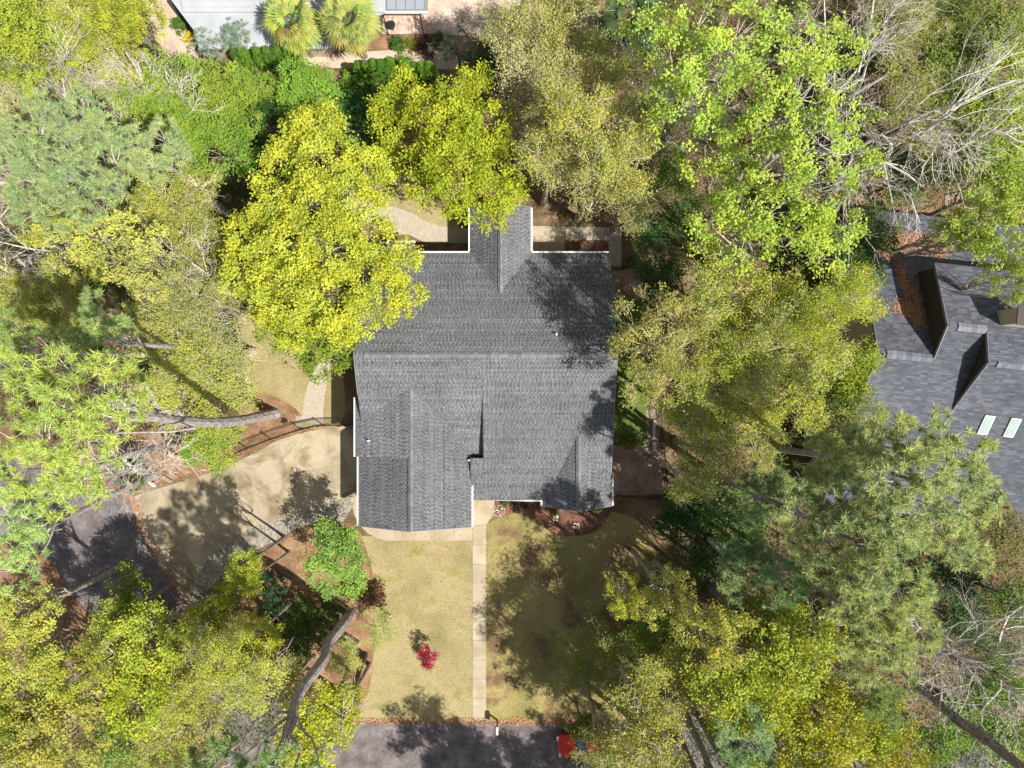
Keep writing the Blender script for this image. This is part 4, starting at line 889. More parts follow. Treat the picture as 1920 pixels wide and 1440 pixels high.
LIST = [
# kind px py r zc colour label
('B', 60, 60, 100, 9, YG, 'yellow green tree in the top left corner'),
('S', 150, 30, 70, 9, (.46, .43, .10), 'yellowish budding oak at the top edge, second from the left corner'),
('B', 225, 25, 68, 9, (.42, .46, .06), 'yellow green round tree left of the white roof'),
('S', 120, 130, 70, 7, OLIVE, 'olive budding oak below the top left corner'),
('S', 195, 110, 60, 7, GOLD, 'golden budding oak above the bright green thicket'),
('S', 30, 190, 60, 6, (.40, .36, .16), 'tan thin oak at the left edge above the grey green pine'),
('B', 230, 150, 48, 5, (.30, .42, .06), 'bright green tree at the left end of the green thicket'),
('B', 300, 178, 72, 6, (.30, .42, .06), 'bright green tree in the middle of the green thicket'),
('B', 385, 175, 58, 5, (.32, .43, .06), 'bright green tree below the silver shrubs'),
('B', 350, 230, 55, 6.5, (.28, .40, .055), 'bright green tree right of the small grey green pine crown'),
('B', 420, 200, 65, 6, (.28, .38, .05), 'green tree with brownish tips in the thicket'),
('B', 415, 280, 60, 6.5, (.22, .36, .05), 'deeper green tree at the lower tip of the green thicket'),
('B', 478, 188, 54, 4, (.24, .34, .05), 'mid green tree below the sandy path'),
('B', 582, 185, 62, 5, (.26, .43, .06), 'vivid green tree left of the column hedge'),
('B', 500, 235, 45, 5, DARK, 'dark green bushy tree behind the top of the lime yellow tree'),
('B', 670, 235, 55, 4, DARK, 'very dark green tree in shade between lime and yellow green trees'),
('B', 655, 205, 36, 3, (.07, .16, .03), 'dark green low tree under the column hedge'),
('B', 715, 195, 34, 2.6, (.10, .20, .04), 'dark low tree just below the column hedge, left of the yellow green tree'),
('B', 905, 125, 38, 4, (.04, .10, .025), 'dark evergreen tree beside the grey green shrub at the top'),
('S', 310, 370, 80, 8, (.36, .38, .06), 'yellow olive oak right of the grey green pine'),
('S', 360, 430, 70, 7, OLIVE, 'olive oak left of the lime yellow tree'),
('G', 200, 455, 80, 11, YEL, 'pale yellow leafing oak with white limbs on the left'),
('G', 270, 500, 60, 10.5, (.50, .48, .15), 'pale yellow leafing oak, right companion of the white limbed oak'),
('G', 110, 440, 60, 10.5, (.52, .51, .12), 'pale yellow leafing oak, left companion of the white limbed oak'),
('S', 50, 560, 75, 8, (.36, .36, .05), 'yellow olive oak at the left edge below the pale yellow oaks'),
('S', 130, 580, 60, 8, (.33, .32, .06), 'olive oak just above the yellow green pine'),
('P', 180, 625, 60, 15, (.28, .38, .13), 'small blue green pine crown above the yellow green pine'),
('P', 30, 645, 48, 16, (.29, .39, .12), 'small green pine crown at the left edge above the yellow green pine'),
('S', 290, 590, 75, 7, (.37, .35, .10), 'brownish olive oak in the middle left woods'),
('S', 370, 560, 70, 7, (.34, .32, .11), 'tan olive oak left of the dull green tree'),
('S', 440, 520, 55, 6, OLIVE, 'thin olive oak touching the left side of the lime yellow tree'),
('S', 330, 660, 75, 7, (.40, .39, .08), 'yellow brown oak above the leaning trunk'),
('S', 410, 650, 60, 6, (.36, .34, .11), 'tan oak at the edge of the rear left lawn'),
('S', 400, 730, 62, 6, (.36, .38, .07), 'yellow olive oak directly above the leaning trunk'),
('S', 300, 740, 55, 6, (.40, .43, .07), 'yellow green oak at the tip of the leaning trunk'),
('B', 405, 825, 45, 4.5, (.36, .44, .07), 'small yellow green tree between leaning trunk and driveway'),
('B', 370, 845, 28, 3, (.20, .40, .04), 'little green tree at the upper left corner of the driveway'),
('B', 240, 880, 32, 2.5, (.08, .16, .04), 'dark low bush beside the straw bed left of the driveway'),
# lower left
('G', 40, 1150, 62, 10, YEL, 'yellow leafing oak at the left edge below the straw bed'),
('G', 50, 1240, 72, 10, (.48, .47, .09), 'yellow leafing oak at the left edge, second below the straw bed'),
('G', 130, 1270, 60, 9.5, (.46, .46, .07), 'yellow leafing oak below the orange straw slope'),
('B', 30, 1340, 70, 9, (.42, .42, .06), 'olive yellow tree at the lower left edge'),
('G', 110, 1380, 80, 10, GOLD, 'golden leafing oak in the lower left with white twigs'),
('G', 40, 1420, 60, 10, (.50, .45, .10), 'golden oak in the bottom left corner'),
('B', 215, 1160, 42, 7.5, (.40, .45, .08), 'pale yellow green tree beside the straw slope'),
('B', 275, 1200, 60, 9, (.48, .50, .07), 'lemon yellow tree below the asphalt lane'),
('S', 215, 1230, 60, 8, (.44, .45, .07), 'yellow thin oak left of the lemon yellow tree'),
('S', 318, 1190, 38, 6, OLIVE, 'olive oak at the pointed end of the driveway'),
('B', 385, 1172, 40, 6.5, (.38, .43, .05), 'yellow green tree just below the driveway point'),
('S', 420, 1230, 75, 8.5, (.40, .42, .06), 'yellow olive oak in the middle of the lower left woods'),
('S', 360, 1300, 70, 8.5, (.38, .39, .06), 'dull yellow oak in the lower left woods above the bottom edge'),
('B', 265, 1310, 65, 9, (.46, .48, .05), 'bright yellow tree in the lower left woods'),
('S', 470, 1290, 60, 8, (.42, .40, .08), 'golden olive oak left of the long curved trunk'),
('B', 220, 1400, 50, 8, (.25, .35, .07), 'green tree near the bottom edge in the lower left'),
('S', 300, 1390, 60, 8, (.40, .42, .06), 'yellow olive oak at the bottom edge left of the curved trunk'),
('B', 455, 1060, 30, 8, (.50, .53, .07), 'slim lemon tree top beside the paver band'),
('B', 470, 1090, 28, 7.5, (.46, .48, .05), 'slim yellow tree just below the slim lemon tree top'),
('B', 428, 1122, 26, 6, (.40, .42, .05), 'small olive yellow tree left of the slim yellow tree'),
('B', 485, 1190, 38, 7.5, (.46, .46, .05), 'yellow tree left of the dark green shrubs'),
('B', 600, 1350, 55, 8, (.52, .52, .05), 'bright yellow tree at the left end of the road'),
('B', 570, 1410, 60, 8.5, (.54, .52, .05), 'bright yellow tree at the bottom edge left of the road'),
('B', 650, 1330, 38, 7, (.46, .47, .05), 'yellow tree reaching over the road corner by the lawn'),
('S', 650, 1240, 34, 3.5, (.42, .42, .10), 'thin pale yellow tree on the straw right of the curved trunk'),
('S', 715, 1180, 34, 3, (.34, .36, .08), 'thin olive tree on the lower left lawn edge'),
('S', 540, 1290, 45, 5, (.40, .36, .08), 'thin golden tree beside the curved trunk'),
# top centre
('S', 940, 60, 50, 9, TAN, 'tan bare looking oak beside the neighbour driveway at the top'),
('S', 1010, 50, 60, 10, (.44, .38, .12), 'tan oak at the top edge right of the driveway'),
('S', 1085, 40, 62, 10, (.40, .36, .10), 'olive tan oak at the top edge left of the dark palmetto'),
('S', 985, 140, 62, 10, (.48, .40, .20), 'pale tan oak with radiating twigs in the upper middle'),
('S', 1070, 130, 62, 10, (.42, .36, .13), 'tan oak below the top edge in the upper middle'),
('S', 1140, 130, 55, 10, (.38, .36, .08), 'olive oak left of the tall bright green tree'),
('S', 980, 230, 45, 8, (.38, .33, .17), 'greyish tan thin oak right of the yellow green tree'),
('S', 1080, 240, 90, 12.5, (.46, .42, .10), 'broad golden tan oak in the upper middle'),
('S', 1160, 300, 65, 12, (.42, .38, .09), 'golden olive oak right of the broad golden tan oak'),
('S', 1035, 300, 58, 10, (.44, .39, .14), 'tan oak above the rear patio'),
('S', 1110, 345, 60, 9, (.42, .36, .13), 'tan brown oak right above the rear paver walk'),
('S', 1190, 370, 50, 9, (.36, .32, .12), 'brown olive oak above the right rear corner of the house'),
('S', 1190, 210, 45, 10, (.34, .38, .07), 'green olive oak under the tall bright green tree'),
('B', 1250, 330, 45, 8, (.22, .34, .05), 'mid green tree beside the thick leaning trunk'),
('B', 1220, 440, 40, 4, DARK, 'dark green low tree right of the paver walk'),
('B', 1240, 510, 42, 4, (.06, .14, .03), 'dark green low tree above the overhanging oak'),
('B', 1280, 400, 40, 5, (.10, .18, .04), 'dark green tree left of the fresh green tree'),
# right top
('S', 1700, 30, 70, 8, (.30, .30, .07), 'olive oak at the top edge behind the bare branches'),
('B', 1790, 60, 70, 7, (.17, .22, .05), 'dark olive tree near the top right'),
('B', 1870, 50, 62, 7, (.22, .28, .06), 'olive green tree in the top right corner'),
('S', 1720, 160, 60, 8, (.34, .33, .08), 'olive brown oak under the bare branches'),
('B', 1800, 170, 65, 8, (.24, .32, .06), 'mid green tree right of the bare branches'),
('B', 1885, 150, 55, 9, (.38, .48, .08), 'light green tree on the right edge near the top'),
('S', 1740, 250, 60, 8, (.30, .32, .07), 'olive oak below the long pale limb'),
('B', 1870, 250, 65, 9, (.34, .44, .06), 'light green tree on the right edge, second from the top'),
('B', 1800, 290, 55, 7, (.20, .30, .05), 'green tree in the middle of the upper right woods'),
('B', 1700, 330, 50, 5, (.15, .28, .04), 'deep green tree above the neighbour straw bed'),
('B', 1880, 350, 58, 10, (.36, .46, .07), 'light green tree at the right edge above the neighbour roof'),
('G', 1850, 430, 68, 13, (.40, .50, .09), 'light green tree spreading over the neighbour roof'),
('G', 1900, 520, 45, 13, (.42, .50, .10), 'light green crown on the right edge over the neighbour roof'),
('G', 1800, 430, 45, 12.5, (.42, .48, .11), 'thin light green crown over the leafy part of the neighbour roof'),
('B', 1630, 430, 45, 6, (.14, .22, .05), 'dark green tree at the upper corner of the neighbour roof'),
('B', 1620, 500, 45, 6, (.10, .18, .04), 'dark green tree left of the neighbour roof'),
# right middle
('S', 1340, 580, 70, 12, (.40, .42, .07), 'yellow olive oak right of the overhanging oak'),
('S', 1350, 670, 75, 12.5, (.46, .45, .08), 'yellow budding oak in the middle right woods'),
('S', 1440, 560, 70, 12, (.44, .45, .06), 'yellow green oak below the fresh green tree'),
('S', 1430, 660, 80, 13, (.44, .42, .12), 'broad tan yellow oak in the middle right woods'),
('S', 1530, 590, 75, 13, (.46, .46, .06), 'bright yellow olive oak left of the neighbour house'),
('S', 1600, 560, 50, 11.5, (.46, .50, .05), 'yellow green oak reaching over the neighbour roof edge'),
('S', 1510, 680, 70, 12, (.44, .42, .09), 'tan yellow oak left of the green tree beside the neighbour house'),
('S', 1310, 770, 60, 9, (.38, .42, .06), 'yellow green oak right of the stone slabs'),
('S', 1400, 750, 65, 9, (.38, .39, .07), 'olive oak left of the red flowering shrub'),
('S', 1350, 855, 55, 11, (.30, .31, .06), 'dull olive oak by the right fence'),
('S', 1430, 820, 50, 6, (.34, .32, .07), 'brown olive oak beside the dark trunk'),
('B', 1600, 680, 50, 9, (.30, .36, .04), 'yellow green leafy tree against the neighbour house wall'),
('S', 1625, 800, 48, 10, (.40, .40, .07), 'golden oak over the lower left corner of the neighbour roof'),
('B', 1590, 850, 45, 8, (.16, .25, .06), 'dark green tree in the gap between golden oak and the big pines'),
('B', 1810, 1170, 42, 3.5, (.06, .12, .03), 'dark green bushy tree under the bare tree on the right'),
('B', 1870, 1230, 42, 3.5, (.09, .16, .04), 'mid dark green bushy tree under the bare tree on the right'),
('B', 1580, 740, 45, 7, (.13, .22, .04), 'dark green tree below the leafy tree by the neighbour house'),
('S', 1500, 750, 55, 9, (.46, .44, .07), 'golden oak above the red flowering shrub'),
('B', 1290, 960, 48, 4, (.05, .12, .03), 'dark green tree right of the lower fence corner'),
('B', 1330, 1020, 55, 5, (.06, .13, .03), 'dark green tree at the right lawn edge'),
('B', 1390, 980, 60, 8, (.13, .23, .06), 'deep green tree below the dull olive oak'),
('P', 1440, 930, 65, 13, (.22, .30, .10), 'dark green pine crown under the long right trunk'),
('P', 1400, 1060, 60, 12, (.20, .28, .10), 'dark green pine crown right of the lawn'),
('S', 1300, 900, 40, 12, (.26, .28, .06), 'thin olive oak beside the lower right fence'),
('P', 1480, 1090, 50, 14, (.25, .36, .14), 'soft green pine crown above the golden trees on the right'),
# lower right
('G', 1172, 1118, 38, 8.5, (.44, .48, .06), 'small yellow green tree on the right side of the front lawn'),
('G', 1250, 1120, 52, 11, (.50, .46, .12), 'golden budding tree at the right edge of the front lawn'),
('B', 1220, 1190, 45, 7, OG, 'green tree between the two small lawn side trees'),
('S', 1110, 1240, 70, 3.5, (.26, .28, .05), 'low olive tree spreading over the right front lawn'),
('S', 1190, 1250, 60, 5, (.24, .26, .05), 'shaded olive tree on the right front lawn'),
('G', 1340, 1190, 65, 15, (.52, .48, .10), 'golden oak in the lower right woods'),
('S', 1270, 1250, 60, 9, (.40, .36, .07), 'brown gold oak beside the leaning trunk, lower right'),
('S', 1200, 1325, 70, 11, (.36, .34, .06), 'olive gold oak above the red car'),
('B', 1090, 1368, 25, 4, (.20, .24, .04), 'olive green tree covering the middle of the red car'),
('S', 1150, 1395, 42, 5, (.36, .34, .06), 'gold tree covering the rear of the red car'),
('S', 1135, 1430, 50, 11, (.32, .36, .07), 'olive tree at the bottom edge right of the road'),
('S', 1230, 1410, 70, 12, (.42, .36, .07), 'orange gold oak at the bottom edge right of the red car'),
('B', 1430, 1150, 60, 10, (.28, .32, .05), 'olive green tree above the bright golden trees'),
('B', 1370, 1290, 68, 12, (.46, .48, .06), 'bright yellow green tree in the lower right woods'),
('B', 1460, 1230, 70, 13, (.42, .44, .06), 'yellow olive tree left of the yellowish pine'),
('B', 1530, 1190, 60, 13, (.50, .50, .08), 'bright yellow tree beside the yellowish pine'),
('S', 1510, 1280, 60, 10, (.34, .33, .06), 'dull gold oak in the lower right with dark gaps'),
('B', 1440, 1320, 60, 12, (.50, .50, .06), 'lemon yellow tree in the lower right woods'),
('P', 1400, 1400, 60, 13, (.27, .38, .17), 'grey green pine crown at the bottom edge, lower right'),
('B', 1490, 1400, 60, 11.5, (.50, .47, .07), 'gold yellow tree at the bottom edge'),
('B', 1570, 1370, 62, 12, (.52, .48, .06), 'deep yellow tree at the bottom edge'),
('B', 1640, 1370, 55, 11, (.44, .46, .06), 'yellow green tree at the bottom edge below the yellowish pine'),
('B', 1690, 1420, 55, 11, (.52, .44, .07), 'orange yellow tree at the bottom edge on the right'),
('P', 1660, 1320, 45, 12, (.25, .33, .1), 'small green pine crown below the yellowish pine'),
('B', 1800, 1090, 55, 4, (.05, .11, .03), 'dark green low tree on the right beyond the pine'),
('B', 1880, 1010, 55, 5, (.22, .20, .06), 'brown olive tree at the right edge below the neighbour roof'),
('B', 1900, 1120, 42, 7, (.18, .28, .05), 'green tree at the right edge above the bare tree'),
('B', 1880, 1290, 45, 9, (.25, .38, .07), 'fresh green tree at the right edge among bare branches'),
('B', 1830, 1350, 48, 9, (.26, .42, .06), 'fresh green tree left of the bottom right corner'),
('B', 1900, 1400, 60, 10, (.30, .42, .08), 'bright green tree in the bottom right corner'),
('B', 1760, 1390, 50, 8, (.22, .32, .05), 'mid green tree at the bottom edge right of the orange yellow tree'),
]
for q in LIST: tree(*q)

# trees just outside the picture whose shade falls into it
OFF = [(1010, 1790, 95, 13, 'B'), (1110, 1900, 100, 14, 'B'), (1330, 1900, 100, 14, 'B'), (1440, 1850, 100, 14, 'B'), (1180, 2000, 110, 15, 'B'), (1420, 1980, 110, 15, 'B'), (1290, 1580, 100, 13, 'B'), (1400, 1560, 100, 14, 'B'), (1540, 1550, 100, 14, 'B'), (1680, 1560, 90, 12, 'B'), (1560, 1680, 110, 15, 'B'), (1420, 1690, 110, 16, 'B'), (330, 1530, 80, 9, 'B')]
for i, (px, py, r, z, k) in enumerate(OFF):
    tree('G' if i < 11 else k, px, py, r, z, (.34, .38, .06), 'leafy tree standing just below the picture across the road', seed=i)['group'] = 'trees across the road below the picture'

# bare trees
def bare(px, py, r, H, label, seed, col=(.58, .52, .47), lean=(0, 0), tr=.14, base=None):
    rng = np.random.default_rng(seed); T, Bz = bare_tree(1, H, rng, tr); bx, by, _ = P(*(base or (px, py)), 0 if base else H * .8)
    root = empty('bare_tree', (bx, by, 0), label, 'tree'); root.rotation_euler = (lean[1], lean[0], 0)
    for g_, n in ((T, 'trunk'), (Bz, 'branches')):
        o = bpy.data.objects.new(n, g_.mesh(n, M['bark'])); link(o, root); o.color = (*col, 1)
        if n == 'branches': o['kind'] = 'stuff'
    return root
bare(80, 160, 0, 13, 'bare pale grey tree above the grey green pine', 31, lean=(-.1, .1))
bare(150, 150, 0, 11, 'bare pale tree right of the other bare tree, upper left', 32, lean=(.1, .15))
bare(20, 230, 0, 12, 'bare pale tree at the left edge beside the grey green pine', 33, lean=(-.2, .1))
bare(30, 440, 0, 11, 'bare white limbed tree at the left edge, middle', 34, (.66, .62, .56))
bare(150, 950, 0, 11, 'bare white branched tree hanging over the left asphalt lane', 35, (.62, .57, .52), lean=(.1, -.35))
bare(230, 880, 0, 9, 'bare pale tree beside the second leaning trunk', 36, (.58, .52, .46), lean=(.3, -.25))
bare(1660, 130, 0, 17, 'bare pale tree with upswept branches in the upper right', 37, (.62, .56, .52), lean=(.1, .25), tr=.2)
bare(1620, 60, 0, 17, 'bare pale tree at the top beside the bright green tree', 38, (.60, .55, .50), lean=(.15, .2), tr=.18)
bare(1790, 220, 0, 17, 'bare tree with long pale limbs in the upper right woods', 39, (.62, .58, .52), lean=(.25, -.1), tr=.2)
bare(1820, 1230, 0, 14, 'bare grey tree in the lower right among green trees', 41, (.55, .5, .46), lean=(.15, -.1), tr=.18)
bare(1890, 1370, 0, 15, 'bare branched tree leaning into the bottom right corner', 44, (.56, .52, .47), lean=(.2, -.2), tr=.22)
bare(1850, 1000, 0, 7, 'thin bare dark shrub below the neighbour roof', 45, (.3, .24, .2))
bare(1490, 1330, 0, 12, 'bare twigs of a small tree among the lower right yellow trees', 46, (.5, .46, .4))
bare(100, 1380, 0, 12, 'white twigged bare tree in the lower left', 47, (.62, .58, .52))
bare(1180, 170, 0, 14, 'bare twisted pale tree in the upper middle', 48, (.58, .52, .45))
bare(385, 525, 0, 10, 'bare white limbed tree left of the lime yellow tree', 49, (.62, .58, .52), lean=(-.1, .1))

# leaning trunks whose crowns are thin or out of the picture
def long_trunk(pxs, rad, label, name='leaning_trunk', col=(.25, .21, .19), seed=1):
    """pxs: (px, py, z) points along one trunk standing on the ground"""
    rng = np.random.default_rng(seed); b0 = P(*pxs[0]); pts = [np.array(P(*p)) - np.array([b0[0], b0[1], 0]) for p in smooth(pxs, 4)]
    pts = [p + rng.normal(0, .03, 3) * (i > 0) for i, p in enumerate(pts)]
    T = Geo(); n = len(pts); T.tube(pts, [rad * (1.25 if i == 0 else 1 - .45 * i / n) for i in range(n)], 10, rng)
    root = empty(name, (b0[0], b0[1], 0), label, 'tree')
    o = bpy.data.objects.new('trunk', T.mesh('trunk', M['bark'])); link(o, root); o.color = (*col, 1)
    S0 = []; S1 = []
    for k in range(26):
        i = rng.integers(n // 2, n); d = rng.normal(0, 1, 3); d[2] = abs(d[2]) * .4; d /= np.linalg.norm(d); L = rng.uniform(.5, 1.5)
        m = pts[i] + d * L * .5 + rng.normal(0, .1, 3); S0 += [pts[i], m, m]; S1 += [m, m + d * L * .5 + rng.normal(0, .2, 3), m + d * L * .3 + rng.normal(0, .35, 3)]
    V, F = sticks(S0, S1, .02, .008); Bz = Geo(); Bz.add(V, F)
    o = bpy.data.objects.new('branches', Bz.mesh('branches', M['bark'])); link(o, root); o.color = (.5, .45, .4, 1); o['kind'] = 'stuff'
    return root
long_trunk([(1218, 325, 0), (1232, 290, 5), (1252, 245, 10), (1278, 190, 14)], .36, 'thick leaning trunk below the tall bright green tree', seed=2)
long_trunk([(548, 1190, 0), (532, 1215, 3), (512, 1250, 6), (502, 1275, 8)], .24, 'grey leaning trunk left of the long curved trunk', seed=3)
long_trunk([(684, 1228, 0), (672, 1262, 3), (655, 1310, 7), (640, 1345, 9)], .22, 'dark leaning trunk between the curved trunk and the lawn', (.12, .10, .09) and 'leaning_trunk', (.13, .11, .10), 4)
long_trunk([(375, 1222, 0), (345, 1240, 3), (310, 1262, 6), (290, 1272, 8)], .24, 'grey leaning trunk in the lower left woods', seed=5)
long_trunk([(1690, 1250, 0), (1740, 1300, 5), (1800, 1352, 10), (1880, 1410, 14), (1960, 1470, 17)], .38, 'thick grey trunk leaning into the bottom right corner', seed=6)
long_trunk([(1265, 1240, 0), (1290, 1300, 4), (1325, 1370, 8), (1360, 1430, 11)], .25, 'dark trunk leaning down through the lower right woods', seed=7)
long_trunk([(30, 925, 0), (10, 950, 3), (-20, 965, 6)], .3, 'grey trunk at the left edge beside the lane', seed=8, col=(.4, .36, .33))

# --- shrubs
SH = [('H', 347, 58, 13, 1.2, (.75, .66, .02), 'vivid yellow shrub at the corner of the white roof'), ('H', 330, 38, 18, 1.0, (.12, .22, .03), 'green shrub just above the vivid yellow shrub'),
('H', 742, 75, 17, 1.0, (.07, .20, .03), 'round dark green shrub below the brick patio'), ('H', 768, 78, 14, .8, (.26, .28, .05), 'small yellow green shrub right of the round dark green shrub'),
('H', 797, 78, 22, 1.2, (.10, .035, .04), 'burgundy shrub below the neighbour driveway'), ('C', 858, 92, 48, 2.5, (.22, .32, .20), 'large grey green shrub right of the burgundy shrub'),
('H', 755, 113, 20, 1.1, (.12, .26, .04), 'round green shrub standing between the hedge columns'), ('H', 822, 62, 12, .8, (.12, .22, .03), 'small green shrub right of the burgundy shrub top'),
('H', 655, 145, 26, 1.2, (.22, .38, .06), 'round light green shrub at the left end of the column hedge'),
('H', 505, 1105, 38, 1.8, (.035, .11, .04), 'dark bluish green shrub left of the small fresh green tree'), ('H', 510, 1150, 34, 1.8, (.035, .10, .04), 'dark bluish green shrub, the lower one of two'),
('H', 560, 1150, 45, 1.6, (.09, .17, .03), 'green shrub below the small fresh green tree'), ('H', 600, 1180, 42, 1.5, (.12, .20, .04), 'green shrub left of the curved trunk foot'), ('H', 560, 1215, 45, 1.5, (.08, .17, .04), 'green shrub beside the lower part of the curved trunk'),
('H', 625, 1155, 30, 1.3, (.09, .15, .03), 'dark green shrub touching the curved trunk foot'), ('H', 650, 1112, 20, 1.0, (.12, .18, .04), 'small dull green shrub below the fresh green tree'),
('H', 700, 1120, 26, 1.0, (.24, .12, .07), 'reddish brown leafy shrub on the lawn edge'),
('H', 530, 790, 6, .5, (.08, .05, .02), 'tiny dark shrub behind the picket fence'),
('H', 947, 945, 8, .5, (.10, .22, .02), 'low green plant under the front gutter left of the dark shrub'), ('H', 972, 950, 15, .9, (.03, .025, .02), 'dark shrub in the mulch bed below the gutter'), ('H', 1005, 948, 7, .5, (.10, .18, .02), 'low green plant at the inner corner of the mulch bed'),
('H', 1124, 955, 10, .7, (.20, .42, .03), 'bright green plant at the right end of the mulch bed'), ('H', 1040, 962, 9, .5, (.22, .18, .04), 'olive plant in the middle of the mulch bed'),
('H', 1188, 487, 12, .8, (.08, .20, .03), 'small round green shrub right of the paver walk gate'), ('H', 1262, 975, 11, .6, (.08, .20, .03), 'small green plant at the right lawn edge'),
('H', 1475, 778, 14, 3.0, (.62, .02, .015), 'scarlet flowering shrub among the right oaks'), ('H', 1462, 805, 9, 2.5, (.55, .10, .04), 'small orange red flowering shrub below the scarlet shrub'),
('H', 1446, 862, 8, 2.0, (.5, .06, .03), 'small red flowering shrub below the dark right trunk'), ('H', 1478, 868, 9, 2.0, (.55, .09, .04), 'small orange red flowering shrub right of the other one below the trunk'),
('H', 1180, 830, 14, .6, (.22, .20, .05), 'low olive shrub at the lower end of the green grass strip'),
('H', 1060, 400, 12, .8, (.2, .16, .06), 'low brown shrub above the rear patio')]
for s in SH: tree(*s, zs=.9)
rm = custom('H', [(797, 1222, 11, 1.5), (807, 1230, 11, 1.5), (804, 1243, 12, 1.4), (795, 1250, 8, 1.2), (790, 1230, 8, 1.1)], (.46, .03, .085), 'small crimson leaved tree alone on the front lawn', (790, 1222), 51, dens=2.0, name='crimson_maple')
custom('C', [(385, 75, 22, 2.9), (405, 88, 24, 2.8), (398, 105, 18, 2.4), (375, 92, 16, 2.5)], SILV, 'silver green feathery shrub, the left one against the white roof', (402, 112), 52, dens=1.5, name='feathery_shrub')['category'] = 'shrub'
custom('C', [(440, 58, 26, 3.1), (452, 72, 22, 2.9), (432, 74, 20, 2.9), (446, 66, 24, 3.3)], (.30, .40, .28), 'silver green round shrub, the right one against the white roof', (452, 100), 53, dens=1.5, name='feathery_shrub')['category'] = 'shrub'
# white flowering plants near the walk
def flowers(name, px, py, r, n, label, mat, z=.25, size=.09):
    x, y, _ = P(px, py); R = r * .04; a = rg.uniform(0, 6.28, n); q = np.sqrt(rg.uniform(0, 1, n)) * R
    pts = np.column_stack([q * np.cos(a), q * np.sin(a), rg.uniform(.03, z, n)]); o = litter_object(name, pts, size, None, mat); del o['kind']
    o.location = (x, y, 0); o['label'] = label; o['category'] = 'plant'; return o
M['petal'] = paver_mat('white_petal', (.45, .43, .35), (.70, .66, .55), (.85, .82, .75))
flowers('flowering_plant', 935, 958, 12, 60, 'white flowering plant in the bed right of the front walk', M['petal'], size=.05)
flowers('flowering_plant', 1041, 970, 6, 22, 'small white flowering plant in the middle of the mulch bed', M['petal'])
flowers('flowering_plant', 1080, 986, 6, 16, 'small white flowering plant near the lower curve of the mulch bed', M['petal'])

# --- hedge of columnar evergreens
def column(seed):
    rng = np.random.default_rng(seed); n = 900; u = rng.uniform(0, 1, n); a = rng.uniform(0, 6.28, n); h = 2.9
    r = .46 * np.sqrt(np.clip(np.sin(np.pi * (u * .86 + .14)), 0, 1)) * rng.uniform(.8, 1.06, n); C = np.column_stack([r * np.cos(a), r * np.sin(a), .1 + u * h])
    V, F, A = leaves(C, 9, .05, .11, .05, rng, .5); T = Geo(); T.tube([[0, 0, 0], [0, 0, 1.5], [0, 0, 2.8]], [.06, .05, .02], 6)
    return np_mesh('crown', V, [F], M['leaf'], A), T.mesh('trunk', M['bark']), None
cm = [column(61), column(62)]
cpos = [(462, 122), (478, 126), (505, 128), (524, 130), (545, 128), (566, 132), (683, 150), (698, 153), (713, 150), (727, 152), (744, 150), (768, 153), (783, 150), (797, 152), (812, 154)]
cnm = ['at the far left end', 'second from the left end', 'third from the left', 'fourth from the left', 'left of the vivid green tree top', 'above the vivid green tree', 'right of the round light green shrub', 'second right of the round light green shrub', 'third right of the round light green shrub', 'left of the round green shrub', 'just below the round green shrub', 'right of the round green shrub', 'third from the right end', 'second from the right end', 'at the right end']
for i, ((px, py), w) in enumerate(zip(cpos, cnm)):
    x, y, _ = P(px, py); r_ = empty('columnar_evergreen', (x, y, 0), 'narrow column shaped evergreen in the hedge, ' + w, 'shrub', 'column hedge along the sandy path', rz=i * 1.3)
    s = .88 + .05 * ((i * 7) % 6); r_.scale = (s, s, s * 1.02); put(cm[i % 2], r_, (.16, .30, .035) if i % 3 else (.12, .25, .04), 'H')

# --- palmettos with separate fan fronds
def frond_mesh(seed):
    rng = np.random.default_rng(seed); V = []; F = []; A = []
    def tri(a, b, c, v): n = len(V); V.extend([a, b, c]); F.append((n, n + 1, n + 2)); A.append(v)
    for s in (-1, 1): tri((0, .02 * s, 0), (1.0, 0, .12), (0, -.02 * s, 0), .3)
    for k in range(30):
        a = math.radians(-118 + 236 * k / 29 + rng.normal(0, 2)); L = .95 * (1 - .25 * abs(a) / 2.0) * rng.uniform(.85, 1.05); d = (math.cos(a), math.sin(a)); w = .045; n_ = (-d[1], d[0])
        m = (1.0 + d[0] * L * .6, d[1] * L * .6, .12 - .05); t = (1.0 + d[0] * L, d[1] * L, .12 - .32 * rng.uniform(.6, 1.3)); v = rng.uniform(.2, .9)
        tri((1.0, 0, .12), (m[0] - n_[0] * w, m[1] - n_[1] * w, m[2]), (m[0] + n_[0] * w, m[1] + n_[1] * w, m[2] + .03), v); tri((m[0] - n_[0] * w, m[1] - n_[1] * w, m[2]), t, (m[0] + n_[0] * w, m[1] + n_[1] * w, m[2] + .03), v)
    return np_mesh('frond', np.array(V), [np.array(F)], M['leaf'], A)
fm = [frond_mesh(71), frond_mesh(72), frond_mesh(73)]
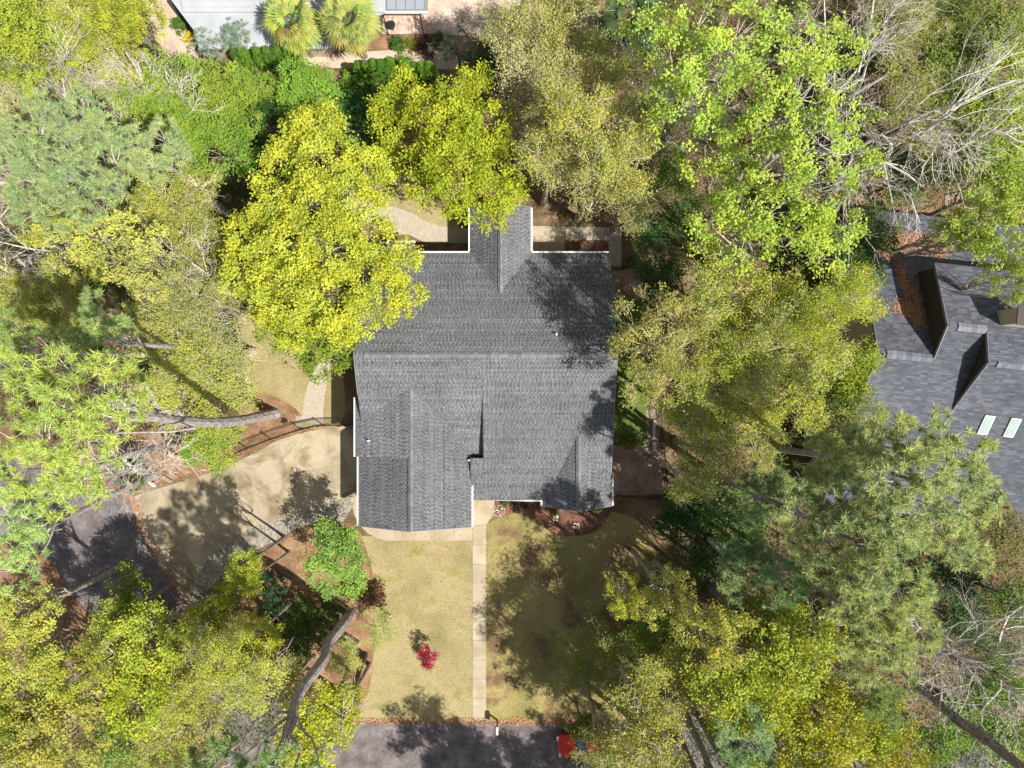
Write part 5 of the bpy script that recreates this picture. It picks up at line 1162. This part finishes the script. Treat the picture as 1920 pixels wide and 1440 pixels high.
def palm(px, py, zc, n, sc, col, label, seed):
    rng = np.random.default_rng(seed); x, y, _ = P(px, py, zc); r_ = empty('palm_tree', (x, y, 0), label, 'palm'); T = Geo(); T.tube([[0, 0, 0], [.05, 0, zc * .5], [0, 0, zc]], [.24, .2, .2], 10, rng)
    o = bpy.data.objects.new('trunk', T.mesh('trunk', M['bark'])); link(o, r_); o.color = (.25, .2, .15, 1)
    for i in range(n):
        f = bpy.data.objects.new('frond', fm[i % 3]); link(f, r_); el = rng.uniform(-.55, 1.1); az = i * 2.39996 + rng.normal(0, .15)
        f.location = (0, 0, zc); f.rotation_euler = (rng.normal(0, .25), -el, az); s = sc * rng.uniform(.8, 1.1) * (.75 if el > .8 else 1); f.scale = (s, s, s); f.color = (*[c * rng.uniform(.85, 1.15) for c in col], 1)
palm(548, 42, 4.6, 42, 1.15, (.42, .46, .13), 'left one of two yellowish fan palms over the white roof', 1)
palm(655, 42, 4.8, 46, 1.2, (.40, .45, .14), 'right one of two yellowish fan palms over the white roof', 2)
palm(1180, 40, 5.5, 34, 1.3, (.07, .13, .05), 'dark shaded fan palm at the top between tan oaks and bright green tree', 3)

# --- undergrowth filling the shaded wood floor
def wood_floor(areas, n, col, label, seed):
    global rg; rg = np.random.default_rng(seed); pts = np.concatenate([scatter_px(a, int(n * w), 0) for a, w in areas]); pts[:, 2] = np.abs(rg.normal(0, .45, len(pts))) + .05
    V, F, A = leaves(pts, 9, .25, .16, .10, rg); o = bpy.data.objects.new('undergrowth', np_mesh('undergrowth', V, [F], M['leaf'], A)); link(o); o.color = (*col, 1)
    o['kind'] = 'stuff'; o['label'] = label; o['category'] = 'undergrowth'
wood_floor([([(0, 60), (430, 120), (640, 160), (820, 170), (700, 330), (600, 420), (450, 600), (380, 760), (0, 800)], .5), ([(1180, 0), (1920, 0), (1920, 400), (1640, 400), (1600, 700), (1620, 930), (1920, 950), (1920, 1440), (1200, 1440), (1170, 1100), (1290, 1000), (1260, 760), (1230, 500)], 1)], 13000, (.10, .15, .045), 'low leafy undergrowth on the shaded wood floor round the garden', 5)
wood_floor([([(180, 1180), (330, 1140), (420, 1100), (560, 1180), (600, 1340), (400, 1440), (0, 1440), (0, 1280)], 1)], 2500, (.15, .18, .05), 'low leafy undergrowth in the lower left wood', 6)
